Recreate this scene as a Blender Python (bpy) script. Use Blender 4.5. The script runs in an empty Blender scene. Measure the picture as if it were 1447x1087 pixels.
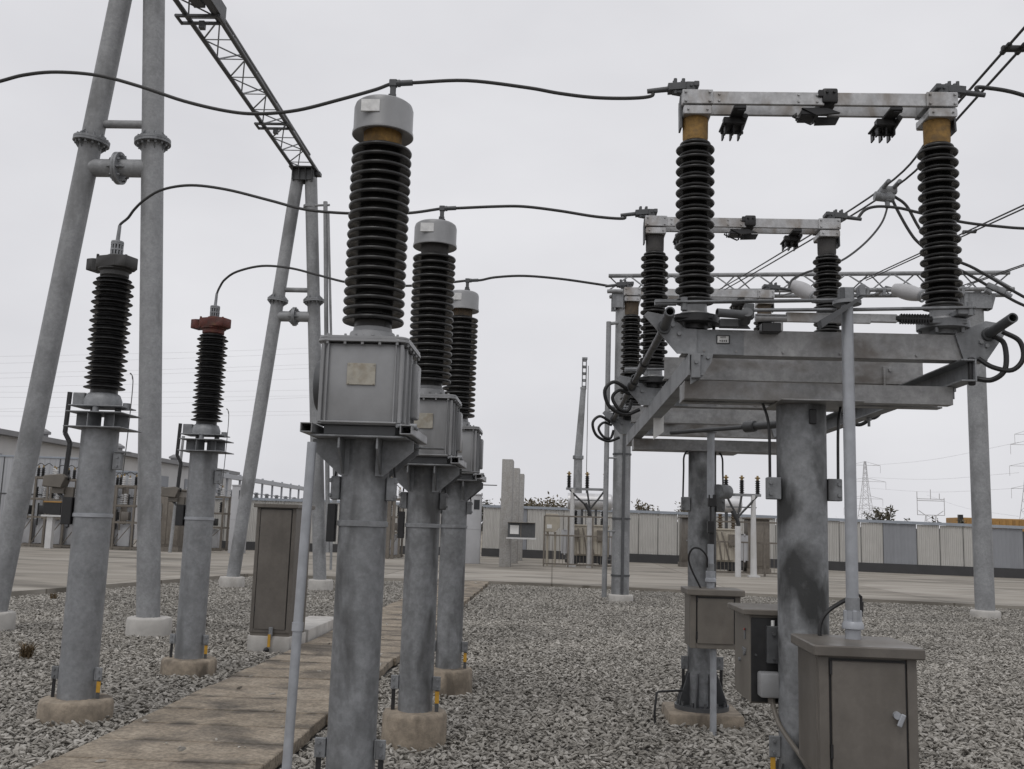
import bpy, bmesh, math, random
from mathutils import Vector, Matrix
random.seed(7)
R = math.radians
scene = bpy.context.scene
col = scene.collection
V = Vector

# ------------------------------------------------------------------ camera
FPX, CX, CY = 1400.0, 723.5, 543.5
PITCH, YAW, ROLL = R(8.25), R(2.6), 0.031
CAM = V((0, 0, 1.6))
cf = V((-math.sin(YAW)*math.cos(PITCH), math.cos(YAW)*math.cos(PITCH), math.sin(PITCH)))
cr0 = cf.cross(V((0, 0, 1))).normalized(); cu0 = cr0.cross(cf)
cr = math.cos(ROLL)*cr0 + math.sin(ROLL)*cu0
cu = math.cos(ROLL)*cu0 - math.sin(ROLL)*cr0
cam_data = bpy.data.cameras.new('camera'); cam = bpy.data.objects.new('camera', cam_data); col.objects.link(cam)
cam.matrix_world = Matrix(((cr.x, cu.x, -cf.x, CAM.x), (cr.y, cu.y, -cf.y, CAM.y), (cr.z, cu.z, -cf.z, CAM.z), (0, 0, 0, 1)))
cam_data.sensor_width = 36; cam_data.lens = FPX/1447*36; cam_data.clip_start = .05; cam_data.clip_end = 8000
scene.camera = cam
def at(x, y, Y):
    """world point of the survey pixel (x, y) on the vertical plane at distance Y"""
    d = cf + cr*((x-CX)/FPX) - cu*((y-CY)/FPX)
    return CAM + d*(Y/d.y)

# ------------------------------------------------------------------ light
SUN_EL, SUN_AZ = R(58), R(200)
world = bpy.data.worlds.new('World'); scene.world = world; world.use_nodes = True
nt = world.node_tree; nt.nodes.clear()
out = nt.nodes.new('ShaderNodeOutputWorld'); bg = nt.nodes.new('ShaderNodeBackground')
sky = nt.nodes.new('ShaderNodeTexSky'); sky.sky_type = 'NISHITA'; sky.sun_disc = False
sky.sun_elevation = SUN_EL; sky.sun_rotation = SUN_AZ; sky.dust_density = 5
hsv = nt.nodes.new('ShaderNodeHueSaturation'); hsv.inputs['Saturation'].default_value = .15
tc = nt.nodes.new('ShaderNodeTexCoord'); mp = nt.nodes.new('ShaderNodeMapping'); mp.inputs['Scale'].default_value = (1, 1, 2.2)
ns = nt.nodes.new('ShaderNodeTexNoise'); ns.inputs['Scale'].default_value = 2.2; ns.inputs['Detail'].default_value = 5
rp = nt.nodes.new('ShaderNodeValToRGB')
rp.color_ramp.elements[0].position = .3; rp.color_ramp.elements[0].color = (.70, .70, .735, 1)
rp.color_ramp.elements[1].position = .7; rp.color_ramp.elements[1].color = (.835, .835, .865, 1)
sc10 = nt.nodes.new('ShaderNodeVectorMath'); sc10.operation = 'SCALE'; sc10.inputs['Scale'].default_value = 10
mx = nt.nodes.new('ShaderNodeMix'); mx.data_type = 'RGBA'; mx.inputs[0].default_value = .93
L = nt.links.new
L(tc.outputs['Generated'], mp.inputs[0]); L(mp.outputs[0], ns.inputs['Vector']); L(ns.outputs['Fac'], rp.inputs[0])
L(rp.outputs[0], sc10.inputs[0]); L(sky.outputs[0], hsv.inputs['Color']); L(hsv.outputs[0], mx.inputs[6]); L(sc10.outputs[0], mx.inputs[7])
L(mx.outputs[2], bg.inputs[0]); bg.inputs[1].default_value = .1; L(bg.outputs[0], out.inputs[0])
sd = bpy.data.lights.new('sun', 'SUN'); sd.energy = .7; sd.angle = R(25); sd.color = (1, .97, .93)
so = bpy.data.objects.new('sun', sd); col.objects.link(so)
so.rotation_euler = (R(90)-SUN_EL, 0, R(180)-SUN_AZ+R(0))
scene.view_settings.view_transform = 'Standard'; scene.view_settings.look = 'None'
scene.view_settings.exposure = 0; scene.view_settings.gamma = 1

# ------------------------------------------------------------------ materials
MATS = {}
def mat(name, c, rough=.6, metal=0., var=.12, scale=6., stain=0., stain_c=None, stain_scale=3., stretch=.25,
        bump=.0, bump_scale=60., spangle=0., spot=0., spot_c=(.1, .05, .02), spec=.5, st_lo=.505):
    """painted / weathered surface: base tone varied by noise, streaky stains, speckles, bump; offset per object"""
    m = bpy.data.materials.new(name); m.use_nodes = True; t = m.node_tree; N = t.nodes; Lk = t.links.new
    b = N['Principled BSDF']; b.inputs['Roughness'].default_value = rough; b.inputs['Metallic'].default_value = metal
    b.inputs['Specular IOR Level'].default_value = spec
    tcn = N.new('ShaderNodeTexCoord'); oi = N.new('ShaderNodeObjectInfo')
    mul = N.new('ShaderNodeMath'); mul.operation = 'MULTIPLY'; mul.inputs[1].default_value = 37
    Lk(oi.outputs['Random'], mul.inputs[0])
    add = N.new('ShaderNodeVectorMath'); add.operation = 'ADD'; Lk(tcn.outputs['Object'], add.inputs[0]); Lk(mul.outputs[0], add.inputs[1])
    n1 = N.new('ShaderNodeTexNoise'); n1.inputs['Scale'].default_value = scale; n1.inputs['Detail'].default_value = 7; n1.inputs['Roughness'].default_value = .6
    Lk(add.outputs[0], n1.inputs['Vector'])
    r1 = N.new('ShaderNodeMapRange'); r1.inputs[1].default_value = .3; r1.inputs[2].default_value = .7
    r1.inputs[3].default_value = 1-var; r1.inputs[4].default_value = 1+var; Lk(n1.outputs['Fac'], r1.inputs[0])
    cm = N.new('ShaderNodeVectorMath'); cm.operation = 'SCALE'; cm.inputs[0].default_value = c; Lk(r1.outputs[0], cm.inputs['Scale'])
    last = cm.outputs[0]
    if spangle:
        vo = N.new('ShaderNodeTexVoronoi'); vo.inputs['Scale'].default_value = 42; Lk(add.outputs[0], vo.inputs['Vector'])
        sx_ = N.new('ShaderNodeSeparateColor'); Lk(vo.outputs['Color'], sx_.inputs[0])
        nb = N.new('ShaderNodeTexNoise'); nb.inputs['Scale'].default_value = 17; nb.inputs['Detail'].default_value = 9; nb.inputs['Roughness'].default_value = .72; Lk(add.outputs[0], nb.inputs['Vector'])
        ra = N.new('ShaderNodeMapRange'); ra.inputs[3].default_value = 1-spangle*.5; ra.inputs[4].default_value = 1+spangle*.5; Lk(sx_.outputs[0], ra.inputs[0])
        rb = N.new('ShaderNodeMapRange'); rb.inputs[1].default_value = .38; rb.inputs[2].default_value = .62; rb.inputs[3].default_value = 1-spangle*1.3; rb.inputs[4].default_value = 1+spangle*1.1; Lk(nb.outputs['Fac'], rb.inputs[0])
        mu = N.new('ShaderNodeMath'); mu.operation = 'MULTIPLY'; Lk(ra.outputs[0], mu.inputs[0]); Lk(rb.outputs[0], mu.inputs[1])
        c2 = N.new('ShaderNodeVectorMath'); c2.operation = 'SCALE'; Lk(last, c2.inputs[0]); Lk(mu.outputs[0], c2.inputs['Scale']); last = c2.outputs[0]
    if stain:
        mpn = N.new('ShaderNodeMapping'); mpn.inputs['Scale'].default_value = (1, 1, stretch); Lk(add.outputs[0], mpn.inputs[0])
        n2 = N.new('ShaderNodeTexNoise'); n2.inputs['Scale'].default_value = stain_scale; n2.inputs['Detail'].default_value = 6; n2.inputs['Distortion'].default_value = .3
        Lk(mpn.outputs[0], n2.inputs['Vector'])
        r2 = N.new('ShaderNodeMapRange'); r2.inputs[1].default_value = st_lo; r2.inputs[2].default_value = st_lo+.16; r2.inputs[3].default_value = 0; r2.inputs[4].default_value = stain
        Lk(n2.outputs['Fac'], r2.inputs[0])
        mm = N.new('ShaderNodeMix'); mm.data_type = 'RGBA'; Lk(r2.outputs[0], mm.inputs[0]); Lk(last, mm.inputs[6])
        mm.inputs[7].default_value = (*(stain_c or [v*.45 for v in c]), 1); last = mm.outputs[2]
    if spot:
        n3 = N.new('ShaderNodeTexNoise'); n3.inputs['Scale'].default_value = 14; n3.inputs['Detail'].default_value = 4; Lk(add.outputs[0], n3.inputs['Vector'])
        r3 = N.new('ShaderNodeMapRange'); r3.inputs[1].default_value = .6; r3.inputs[2].default_value = .72; r3.inputs[3].default_value = 0; r3.inputs[4].default_value = spot
        Lk(n3.outputs['Fac'], r3.inputs[0])
        m3 = N.new('ShaderNodeMix'); m3.data_type = 'RGBA'; Lk(r3.outputs[0], m3.inputs[0]); Lk(last, m3.inputs[6]); m3.inputs[7].default_value = (*spot_c, 1); last = m3.outputs[2]
    Lk(last, b.inputs['Base Color'])
    rr = N.new('ShaderNodeMapRange'); rr.inputs[1].default_value = .3; rr.inputs[2].default_value = .7
    rr.inputs[3].default_value = max(0, rough-.1); rr.inputs[4].default_value = min(1, rough+.1); Lk(n1.outputs['Fac'], rr.inputs[0]); Lk(rr.outputs[0], b.inputs['Roughness'])
    if bump:
        n4 = N.new('ShaderNodeTexNoise'); n4.inputs['Scale'].default_value = bump_scale; n4.inputs['Detail'].default_value = 5; Lk(add.outputs[0], n4.inputs['Vector'])
        bp = N.new('ShaderNodeBump'); bp.inputs['Strength'].default_value = bump; bp.inputs['Distance'].default_value = .01
        Lk(n4.outputs['Fac'], bp.inputs['Height']); Lk(bp.outputs[0], b.inputs['Normal'])
    MATS[name] = m
    return m
GALV = mat('galvanised_steel', (.24, .248, .258), .52, .2, .17, 5, .7, (.11, .113, .116), 4.5, .2, .12, 90, .10, .12, (.5, .51, .52))
GALVD = mat('stained_galvanised_steel', (.212, .219, .227), .58, .15, .2, 4, .9, (.055, .055, .055), 4.6, .32, .12, 90, .13, .1, (.42, .43, .44))
GALVX = mat('heavily_stained_steel', (.215, .222, .23), .6, .15, .25, 4, .97, (.036, .037, .037), 4.6, .5, .12, 90, .14, .1, (.42, .43, .44), st_lo=.455)
GALVB = mat('gantry_galvanised_steel', (.275, .281, .288), .58, .15, .17, 3, .65, (.13, .132, .133), 2.6, .4, .06, 60, .09, .15, (.5, .5, .5))
PIPE = mat('bright_galvanised_pipe', (.36, .375, .40), .45, .3, .14, 14, .3, (.26, .27, .28), 8, .3)
PAINT = mat('grey_paint', (.28, .284, .29), .38, .1, .14, 4, .55, (.155, .155, .155), 4, .3, .04, 120)
PAINTD = mat('dark_grey_steel', (.085, .088, .092), .5, .2, .2, 12)
CAPDARK = mat('dark_cast_cap', (.045, .044, .043), .55, .1, .25, 12)
BLACKM = mat('black_iron', (.022, .022, .023), .45, .1, .25, 15)
PORC = mat('dark_glazed_porcelain', (.011, .0107, .0104), .34, 0, .35, 20, .5, (.03, .03, .029), 14, 1., spec=.45)
RUBBER = mat('dark_silicone_rubber', (.016, .016, .0165), .38, 0, .3, 18, .4, (.04, .04, .04), 14, 1., spec=.4)
OCHRE = mat('ochre_cement', (.27, .16, .05), .8, 0, .3, 45, .6, (.12, .08, .04), 8, 1, .3, 150, 0, .4, (.12, .09, .06))
BROWNC = mat('brown_cement', (.10, .075, .05), .8, 0, .35, 30, .6, (.05, .045, .04), 9, 1, spot=.6, spot_c=(.3, .13, .03))
DARKC = mat('dark_cement', (.055, .052, .05), .7, 0, .25, 20)
ALU = mat('weathered_aluminium', (.43, .432, .435), .38, .45, .14, 5, .7, (.22, .185, .15), 7, .5, .03, 80, .12, .15, (.25, .2, .15))
STEELB = mat('brown_stained_channel', (.285, .285, .285), .45, .3, .28, 3, .8, (.125, .108, .092), 2.6, 2.2, .05, 60, .12, .25, (.42, .43, .45))
TAUPE = mat('taupe_painted_steel', (.135, .122, .107), .45, 0, .16, 3, .6, (.088, .078, .067), 3.5, .3, .03, 200, .05)
TAUPEL = mat('weathered_taupe_steel', (.16, .145, .125), .55, .1, .2, 5, .5, (.11, .095, .08), 6, .4, .05, 90)
CABLE = mat('dark_stranded_cable', (.05, .05, .05), .6, .3, .2, 40)
WIRE = mat('aluminium_wire', (.17, .17, .17), .5, .5, .15, 20)
CONCT = mat('tan_concrete', (.285, .24, .187), .9, 0, .24, 9, .85, (.10, .084, .066), 5, .45, .35, 70, .12, .35, (.2, .16, .12))
CONCG = mat('grey_concrete', (.46, .445, .42), .9, 0, .14, 6, .4, (.28, .26, .235), 4, .4, .3, 70)
CONCP = mat('speckled_concrete', (.33, .323, .312), .95, 0, .25, 20, .4, (.24, .225, .2), 5, .6, .5, 60, 0, .5, (.25, .23, .2))
CREAM = mat('cream_panel', (.56, .53, .47), .6, 0, .05, 2, .3, (.42, .39, .34), 2.2, .15)
GPANEL = mat('grey_panel', (.33, .345, .37), .6, 0, .06, 2, .25, (.25, .26, .275), 2.2, .15)
GPANELL = mat('light_grey_panel', (.42, .425, .44), .6, 0, .08, 2, .3, (.3, .3, .31), 2, .15)
COPING = mat('blue_grey_coping', (.30, .33, .37), .5, .1, .1, 2)
PLINTH = mat('charcoal_plinth', (.05, .05, .052), .8, 0, .2, 3)
ROOF = mat('dull_roof_sheet', (.22, .22, .225), .7, 0, .15, 1)
LIGHTB = mat('pale_render', (.52, .515, .51), .8, 0, .06, 1, .2, (.42, .41, .4), .6, .3)
BROWNF = mat('brown_painted_frame', (.16, .142, .12), .6, 0, .2, 8, .5, (.09, .075, .06), 5, .3)
WHITEP = mat('white_paint', (.54, .54, .54), .55, 0, .08, 4, .4, (.45, .44, .41), 4, .3)
BEIGE = mat('beige_paint', (.42, .385, .32), .6, 0, .1, 4, .4, (.26, .22, .17), 4, .3)
SILVER = mat('silver_tank', (.6, .6, .61), .4, .4, .1, 3, .3, (.4, .39, .38), 3, .3)
BRASS = mat('dull_brass', (.28, .2, .09), .5, .5, .2, 30)
RUST = mat('rust_red_paint', (.105, .028, .02), .65, 0, .25, 18, .6, (.045, .03, .024), 10, 1, .1, 80, 0, .6, (.15, .075, .025))
PLATE = mat('dull_nameplate', (.36, .34, .29), .45, .4, .2, 25, .7, (.25, .21, .15), 14, 1, spot=.5, spot_c=(.45, .43, .4))
PLATEW = mat('bright_nameplate', (.62, .62, .61), .4, .3, .15, 30, .3, (.4, .39, .37), 20, 1)
YELLOW = mat('yellow_tape', (.52, .29, .035), .6, 0, .15, 20)
WHITE = mat('white_label', (.7, .7, .69), .5, 0, .08, 20)
ORANGE = mat('orange_brown_sheet', (.32, .18, .055), .7, 0, .2, 1, .4, (.18, .1, .04), 1.5, .3)
LEAF = mat('brown_green_leaves', (.125, .105, .065), .7, 0, .4, 3, .5, (.20, .155, .10), 4, 1)
LEAFG = mat('grey_green_leaves', (.085, .082, .06), .7, 0, .4, 3, .5, (.14, .12, .085), 4, 1)
BARK = mat('bark', (.09, .07, .05), .9, 0, .3, 8)
STRAW = mat('dry_grass', (.13, .09, .045), .8, 0, .4, 9)
PYLON = mat('hazed_far_steel', (.50, .50, .51), .7, .1, .05, 1)  # fading of distant steel in haze is put into this pale colour
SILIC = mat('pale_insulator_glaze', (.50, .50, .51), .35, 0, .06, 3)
RED = mat('red_paint', (.35, .04, .03), .5)
GLASSD = mat('dark_window', (.02, .022, .025), .12, 0, .1, 3)

def ground_mat(name, c1, c2, dark, s1, s2, sx=1, sy=1, bump=.4, bscale=30, vor=0, joints=None, shift=(0, 0)):
    m = bpy.data.materials.new(name); m.use_nodes = True; t = m.node_tree; N = t.nodes; Lk = t.links.new
    b = N['Principled BSDF']; b.inputs['Roughness'].default_value = .9
    g = N.new('ShaderNodeNewGeometry'); mpn = N.new('ShaderNodeMapping'); mpn.inputs['Scale'].default_value = (sx, sy, 1); Lk(g.outputs['Position'], mpn.inputs[0])
    a = N.new('ShaderNodeTexNoise'); a.inputs['Scale'].default_value = s1; a.inputs['Detail'].default_value = 8; Lk(mpn.outputs[0], a.inputs['Vector'])
    r = N.new('ShaderNodeValToRGB'); r.color_ramp.elements[0].position = .35; r.color_ramp.elements[1].position = .65
    r.color_ramp.elements[0].color = (*c1, 1); r.color_ramp.elements[1].color = (*c2, 1); Lk(a.outputs['Fac'], r.inputs[0])
    d = N.new('ShaderNodeTexNoise'); d.inputs['Scale'].default_value = s2; d.inputs['Detail'].default_value = 6; d.inputs['Distortion'].default_value = .6; Lk(mpn.outputs[0], d.inputs['Vector'])
    rr = N.new('ShaderNodeMapRange'); rr.inputs[1].default_value = .50; rr.inputs[2].default_value = .66; rr.inputs[3].default_value = 0; rr.inputs[4].default_value = .85; Lk(d.outputs['Fac'], rr.inputs[0])
    mm = N.new('ShaderNodeMix'); mm.data_type = 'RGBA'; Lk(rr.outputs[0], mm.inputs[0]); Lk(r.outputs[0], mm.inputs[6]); mm.inputs[7].default_value = (*dark, 1)
    outc = mm.outputs[2]
    if joints:
        bk = N.new('ShaderNodeTexBrick'); bk.inputs['Scale'].default_value = 1; bk.inputs['Brick Width'].default_value = joints[0]; bk.inputs['Row Height'].default_value = joints[1]; bk.inputs['Mortar Size'].default_value = .035 if joints[0] > 2 else .02; bk.inputs['Mortar Smooth'].default_value = .6; bk.offset = .0
        bk.inputs['Color1'].default_value = (1, 1, 1, 1); bk.inputs['Color2'].default_value = (.8, .79, .77, 1); bk.inputs['Mortar'].default_value = (.5, .48, .45, 1) if joints[1] > 1 else (.74, .72, .69, 1); pm = N.new('ShaderNodeMapping'); pm.inputs['Location'].default_value = (shift[0], shift[1], 0); Lk(g.outputs['Position'], pm.inputs[0]); Lk(pm.outputs[0], bk.inputs['Vector'])
        if joints[1] < 1:
            gs = N.new('ShaderNodeTexNoise'); gs.inputs['Scale'].default_value = 38; gs.inputs['Detail'].default_value = 4; Lk(g.outputs['Position'], gs.inputs['Vector'])
            gq = N.new('ShaderNodeMapRange'); gq.inputs[1].default_value = .35; gq.inputs[2].default_value = .65; gq.inputs[3].default_value = .72; gq.inputs[4].default_value = 1.25; Lk(gs.outputs['Fac'], gq.inputs[0])
            gk = N.new('ShaderNodeVectorMath'); gk.operation = 'SCALE'; Lk(outc, gk.inputs[0]); Lk(gq.outputs[0], gk.inputs['Scale']); outc = gk.outputs[0]
        if joints[1] < 1:   # grime gathers in uneven bands along the slab joints
            b2 = N.new('ShaderNodeTexBrick'); b2.inputs['Scale'].default_value = 1; b2.inputs['Brick Width'].default_value = joints[0]; b2.inputs['Row Height'].default_value = joints[1]; b2.offset = 0
            b2.inputs['Mortar Size'].default_value = .15; b2.inputs['Mortar Smooth'].default_value = 1; Lk(pm.outputs[0], b2.inputs['Vector'])
            gn = N.new('ShaderNodeTexNoise'); gn.inputs['Scale'].default_value = 2.4; gn.inputs['Detail'].default_value = 8; gn.inputs['Roughness'].default_value = .65; Lk(g.outputs['Position'], gn.inputs['Vector'])
            gr = N.new('ShaderNodeMapRange'); gr.inputs[1].default_value = .47; gr.inputs[2].default_value = .6; Lk(gn.outputs['Fac'], gr.inputs[0])
            gm = N.new('ShaderNodeMath'); gm.operation = 'MULTIPLY'; Lk(b2.outputs['Fac'], gm.inputs[0]); Lk(gr.outputs[0], gm.inputs[1])
            gx = N.new('ShaderNodeMix'); gx.data_type = 'RGBA'; Lk(gm.outputs[0], gx.inputs[0]); Lk(outc, gx.inputs[6]); gx.inputs[7].default_value = (*dark, 1); outc = gx.outputs[2]
        mj = N.new('ShaderNodeMix'); mj.data_type = 'RGBA'; mj.blend_type = 'MULTIPLY'; mj.inputs[0].default_value = 1; Lk(outc, mj.inputs[6]); Lk(bk.outputs['Color'], mj.inputs[7]); outc = mj.outputs[2]
    Lk(outc, b.inputs['Base Color'])
    h = N.new('ShaderNodeTexNoise'); h.inputs['Scale'].default_value = bscale; h.inputs['Detail'].default_value = 6; Lk(g.outputs['Position'], h.inputs['Vector'])
    bp = N.new('ShaderNodeBump'); bp.inputs['Strength'].default_value = bump; bp.inputs['Distance'].default_value = .02
    if vor:
        vv = N.new('ShaderNodeTexVoronoi'); vv.inputs['Scale'].default_value = vor; Lk(g.outputs['Position'], vv.inputs['Vector']); Lk(vv.outputs['Distance'], bp.inputs['Height'])
        bp.invert = True
    else: Lk(h.outputs['Fac'], bp.inputs['Height'])
    Lk(bp.outputs[0], b.inputs['Normal'])
    return m
M_GBED = ground_mat('gravel_bed', (.10, .095, .088), (.20, .19, .175), (.06, .056, .05), 6, 1.2, vor=18, bump=1)
M_APRON = ground_mat('apron_concrete', (.27, .245, .21), (.36, .335, .295), (.14, .128, .108), .8, .5, .5, 1.1, .15, 20, 0, (5, 4))
M_EARTH = ground_mat('bare_earth', (.22, .19, .15), (.28, .25, .2), (.15, .13, .1), .05, .02)
M_SLAB = ground_mat('path_concrete', (.25, .209, .16), (.345, .295, .232), (.09, .079, .066), 5.5, 1.3, 1, 1.25, .6, 45, 0, (90, .58), (30, 0))

def striped(name, c, pitch, depth=.02, var=.05):
    """corrugated sheet: ribs run vertically along the wall's own x axis"""
    m = mat(name, c, .6, 0, var, 2, .3, [v*.72 for v in c], 2.2, .12); t = m.node_tree; N = t.nodes; Lk = t.links.new
    tcn = N.new('ShaderNodeTexCoord'); w = N.new('ShaderNodeTexWave'); w.wave_type = 'BANDS'; w.bands_direction = 'X'
    w.inputs['Scale'].default_value = .314/pitch; Lk(tcn.outputs['Object'], w.inputs['Vector'])
    bp = N.new('ShaderNodeBump'); bp.inputs['Strength'].default_value = 1; bp.inputs['Distance'].default_value = depth
    Lk(w.outputs['Fac'], bp.inputs['Height']); Lk(bp.outputs[0], N['Principled BSDF'].inputs['Normal'])
    return m
CREAM = striped('cream_profiled_panel', (.50, .49, .462), .16, .05)
GPANEL = striped('grey_profiled_panel', (.25, .26, .28), .16)
CORR = striped('grey_corrugated_sheet', (.40, .41, .43), .25, .04)

# ------------------------------------------------------------------ mesh helpers
class MB:
    def __init__(s): s.bm = bmesh.new()
    def _add(s, bm2, M=None):
        if M is not None: bmesh.ops.transform(bm2, matrix=M, verts=bm2.verts)
        me = bpy.data.meshes.new('tmp'); bm2.to_mesh(me); s.bm.from_mesh(me); bpy.data.meshes.remove(me); bm2.free(); return s
    def box(s, c, d, rot=None, bev=.004):
        b = bmesh.new(); bmesh.ops.create_cube(b, size=1)
        bmesh.ops.scale(b, vec=V(d), verts=b.verts)
        bv = min(bev, min(d)*.3)
        if bv > 0: bmesh.ops.bevel(b, geom=b.edges[:], offset=bv, segments=2 if bv > .008 else 1, affect='EDGES', profile=.5)
        M = Matrix.Translation(V(c))
        if rot is not None: M = M @ rot.to_4x4()
        return s._add(b, M)
    def bar(s, p0, p1, w, h, up=V((0, 0, 1)), bev=.002):
        p0, p1 = V(p0), V(p1); d = p1-p0; L_ = d.length; z = d/L_
        x = up.cross(z)
        if x.length < 1e-4: x = V((1, 0, 0)).cross(z)
        x.normalize(); y = z.cross(x)
        rot = Matrix((x, y, z)).transposed()
        return s.box((p0+p1)/2, (w, h, L_), rot, bev)
    def cyl(s, p0, p1, r0, r1=None, seg=24, caps=True):
        r1 = r0 if r1 is None else r1
        p0, p1 = V(p0), V(p1); d = p1-p0
        b = bmesh.new(); bmesh.ops.create_cone(b, cap_ends=caps, segments=seg, radius1=r0, radius2=r1, depth=d.length)
        return s._add(b, Matrix.Translation((p0+p1)/2) @ d.to_track_quat('Z', 'Y').to_matrix().to_4x4())
    def lathe(s, prof, c=(0, 0, 0), seg=36, axis=None, close=True):
        b = bmesh.new(); rings = []
        for r, z in prof:
            rings.append([b.verts.new((r*math.cos(2*math.pi*i/seg), r*math.sin(2*math.pi*i/seg), z)) for i in range(seg)])
        for a, q in zip(rings, rings[1:]):
            for i in range(seg): b.faces.new((a[i], a[(i+1) % seg], q[(i+1) % seg], q[i]))
        if close:
            if prof[0][0] > 1e-6: b.faces.new(list(reversed(rings[0])))
            if prof[-1][0] > 1e-6: b.faces.new(rings[-1])
        M = Matrix.Translation(V(c))
        if axis is not None: M = M @ V(axis).to_track_quat('Z', 'Y').to_matrix().to_4x4()
        return s._add(b, M)
    def tube(s, pts, r, seg=8, sub=6, caps=True):
        P = [V(p) for p in pts]
        if sub > 1 and len(P) > 2:
            Q = []; E = [P[0]*2-P[1]] + P + [P[-1]*2-P[-2]]
            for i in range(1, len(E)-2):
                a, b_, c, d = E[i-1:i+3]
                for k in range(sub):
                    t = k/sub
                    Q.append(.5*((2*b_)+(c-a)*t+(2*a-5*b_+4*c-d)*t*t+(3*b_-a-3*c+d)*t**3))
            Q.append(P[-1]); P = Q
        b = bmesh.new(); rings = []; T = (P[1]-P[0]).normalized()
        n = T.orthogonal().normalized()
        for i, p in enumerate(P):
            t = (P[min(i+1, len(P)-1)]-P[max(i-1, 0)]).normalized()
            n = (n - t*n.dot(t)).normalized(); bi = t.cross(n)
            rings.append([b.verts.new(p+r*(math.cos(2*math.pi*k/seg)*n+math.sin(2*math.pi*k/seg)*bi)) for k in range(seg)])
        for a, q in zip(rings, rings[1:]):
            for i in range(seg): b.faces.new((a[i], a[(i+1) % seg], q[(i+1) % seg], q[i]))
        if caps: b.faces.new(list(reversed(rings[0]))); b.faces.new(rings[-1])
        return s._add(b)
    def hollow(s, p0, p1, r, t=.006, seg=24):
        """open pipe with visible wall thickness"""
        p0, p1 = V(p0), V(p1); L_ = (p1-p0).length
        return s.lathe([(r, 0), (r, L_), (r-t, L_), (r-t, 0), (r, 0)], p0, seg, p1-p0, False)
    def prism(s, poly, o, u, v, th, bev=0):
        """2D outline poly in axes u, v at origin o, extruded by thickness th to both sides of the plane"""
        o, u, v = V(o), V(u), V(v); n = u.cross(v).normalized(); b = bmesh.new()
        A = [b.verts.new(o+u*p[0]+v*p[1]-n*th/2) for p in poly]; B = [b.verts.new(o+u*p[0]+v*p[1]+n*th/2) for p in poly]
        b.faces.new(list(reversed(A))); b.faces.new(B)
        for i in range(len(poly)): j = (i+1) % len(poly); b.faces.new((A[i], A[j], B[j], B[i]))
        if bev: bmesh.ops.bevel(b, geom=b.edges[:], offset=bev, segments=1, affect='EDGES')
        return s._add(b)
    def sphere(s, c, r, seg=12, sc=(1, 1, 1)):
        b = bmesh.new(); bmesh.ops.create_uvsphere(b, u_segments=seg, v_segments=max(6, seg//2), radius=r)
        return s._add(b, Matrix.Translation(V(c)) @ Matrix.Diagonal((*sc, 1)))
    def bolt(s, c, axis=(0, -1, 0), r=.01, h=.012):
        c = V(c); a = V(axis).normalized(); return s.cyl(c-a*h*.3, c+a*h, r, r*.85, 6)
    def build(s, name, m, parent=None, ang=35, wo=None):
        if wo is not None: bmesh.ops.translate(s.bm, vec=-V(wo), verts=s.bm.verts)
        bmesh.ops.recalc_face_normals(s.bm, faces=s.bm.faces)
        me = bpy.data.meshes.new(name); s.bm.to_mesh(me); s.bm.free()
        for p in me.polygons: p.use_smooth = True
        me.set_sharp_from_angle(angle=R(ang)); me.materials.append(m)
        o = bpy.data.objects.new(name, me); col.objects.link(o)
        if parent: o.parent = parent
        return o
def tag(o, label=None, cat=None, group=None, kind='thing'):
    if label: o['label'] = label
    if cat: o['category'] = cat
    if group: o['group'] = group
    if kind: o['kind'] = kind
    return o
def thing(name, loc, label, cat, group=None, rz=0):
    o = bpy.data.objects.new(name, None); col.objects.link(o); o.location = loc; o.rotation_euler.z = rz
    o.empty_display_size = .1
    return tag(o, label, cat, group)
def struct(name, mb, m):
    o = mb.build(name, m); o['kind'] = 'structure'; return o
def copy_tree(o, parent=None):
    c = o.copy(); col.objects.link(c)
    if parent: c.parent = parent
    for ch in list(o.children): copy_tree(ch, c)
    return c
def dup(o, loc, label, group=None):
    c = copy_tree(o); c.location = loc; c['label'] = label
    if group: c['group'] = group
    return c
def setmat(root, name, m):
    for ch in root.children:
        if ch.name.split('.')[0] == name:
            ch.data = ch.data.copy(); ch.data.materials[0] = m
def sheds(z0, z1, n, core, rb, rs=None, lip=.006, rim=0):
    """porcelain profile: n big sheds between z0 and z1, small ones between them when rs is given"""
    p = [(core, z0)]; pitch = (z1-z0)/n
    for i in range(n):
        z = z0+pitch*i
        def one(zc, r, h):
            if rim:   # thick rolled rim of glazed porcelain
                d = r-core
                p.extend([(core, zc), (core+.5*d, zc+rim*.3), (r-rim*.9, zc-rim*.7), (r-rim*.35, zc-rim*.75), (r, zc-rim*.2), (r, zc+rim*.3), (r-rim*.3, zc+rim*.85), (core+.45*d, zc+h*.38), (core, zc+h*.6)]); return
            p.extend([(core, zc-h*.05), (core+.35*(r-core), zc+h*.02), (r-.004, zc-h*.02), (r, zc+lip*.35), (r-.003, zc+lip), (core+.4*(r-core), zc+h*.42), (core, zc+h*.62)])
        if rs:
            one(z+.12*pitch, rb, pitch*.6); one(z+.60*pitch, rs, pitch*.55)
        else: one(z+.2*pitch, rb, pitch)
    p.append((core, z1))
    q = [p[0]]
    for a in p[1:]:
        q.append((a[0], max(a[1], q[-1][1]-.02)))
    return q

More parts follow.
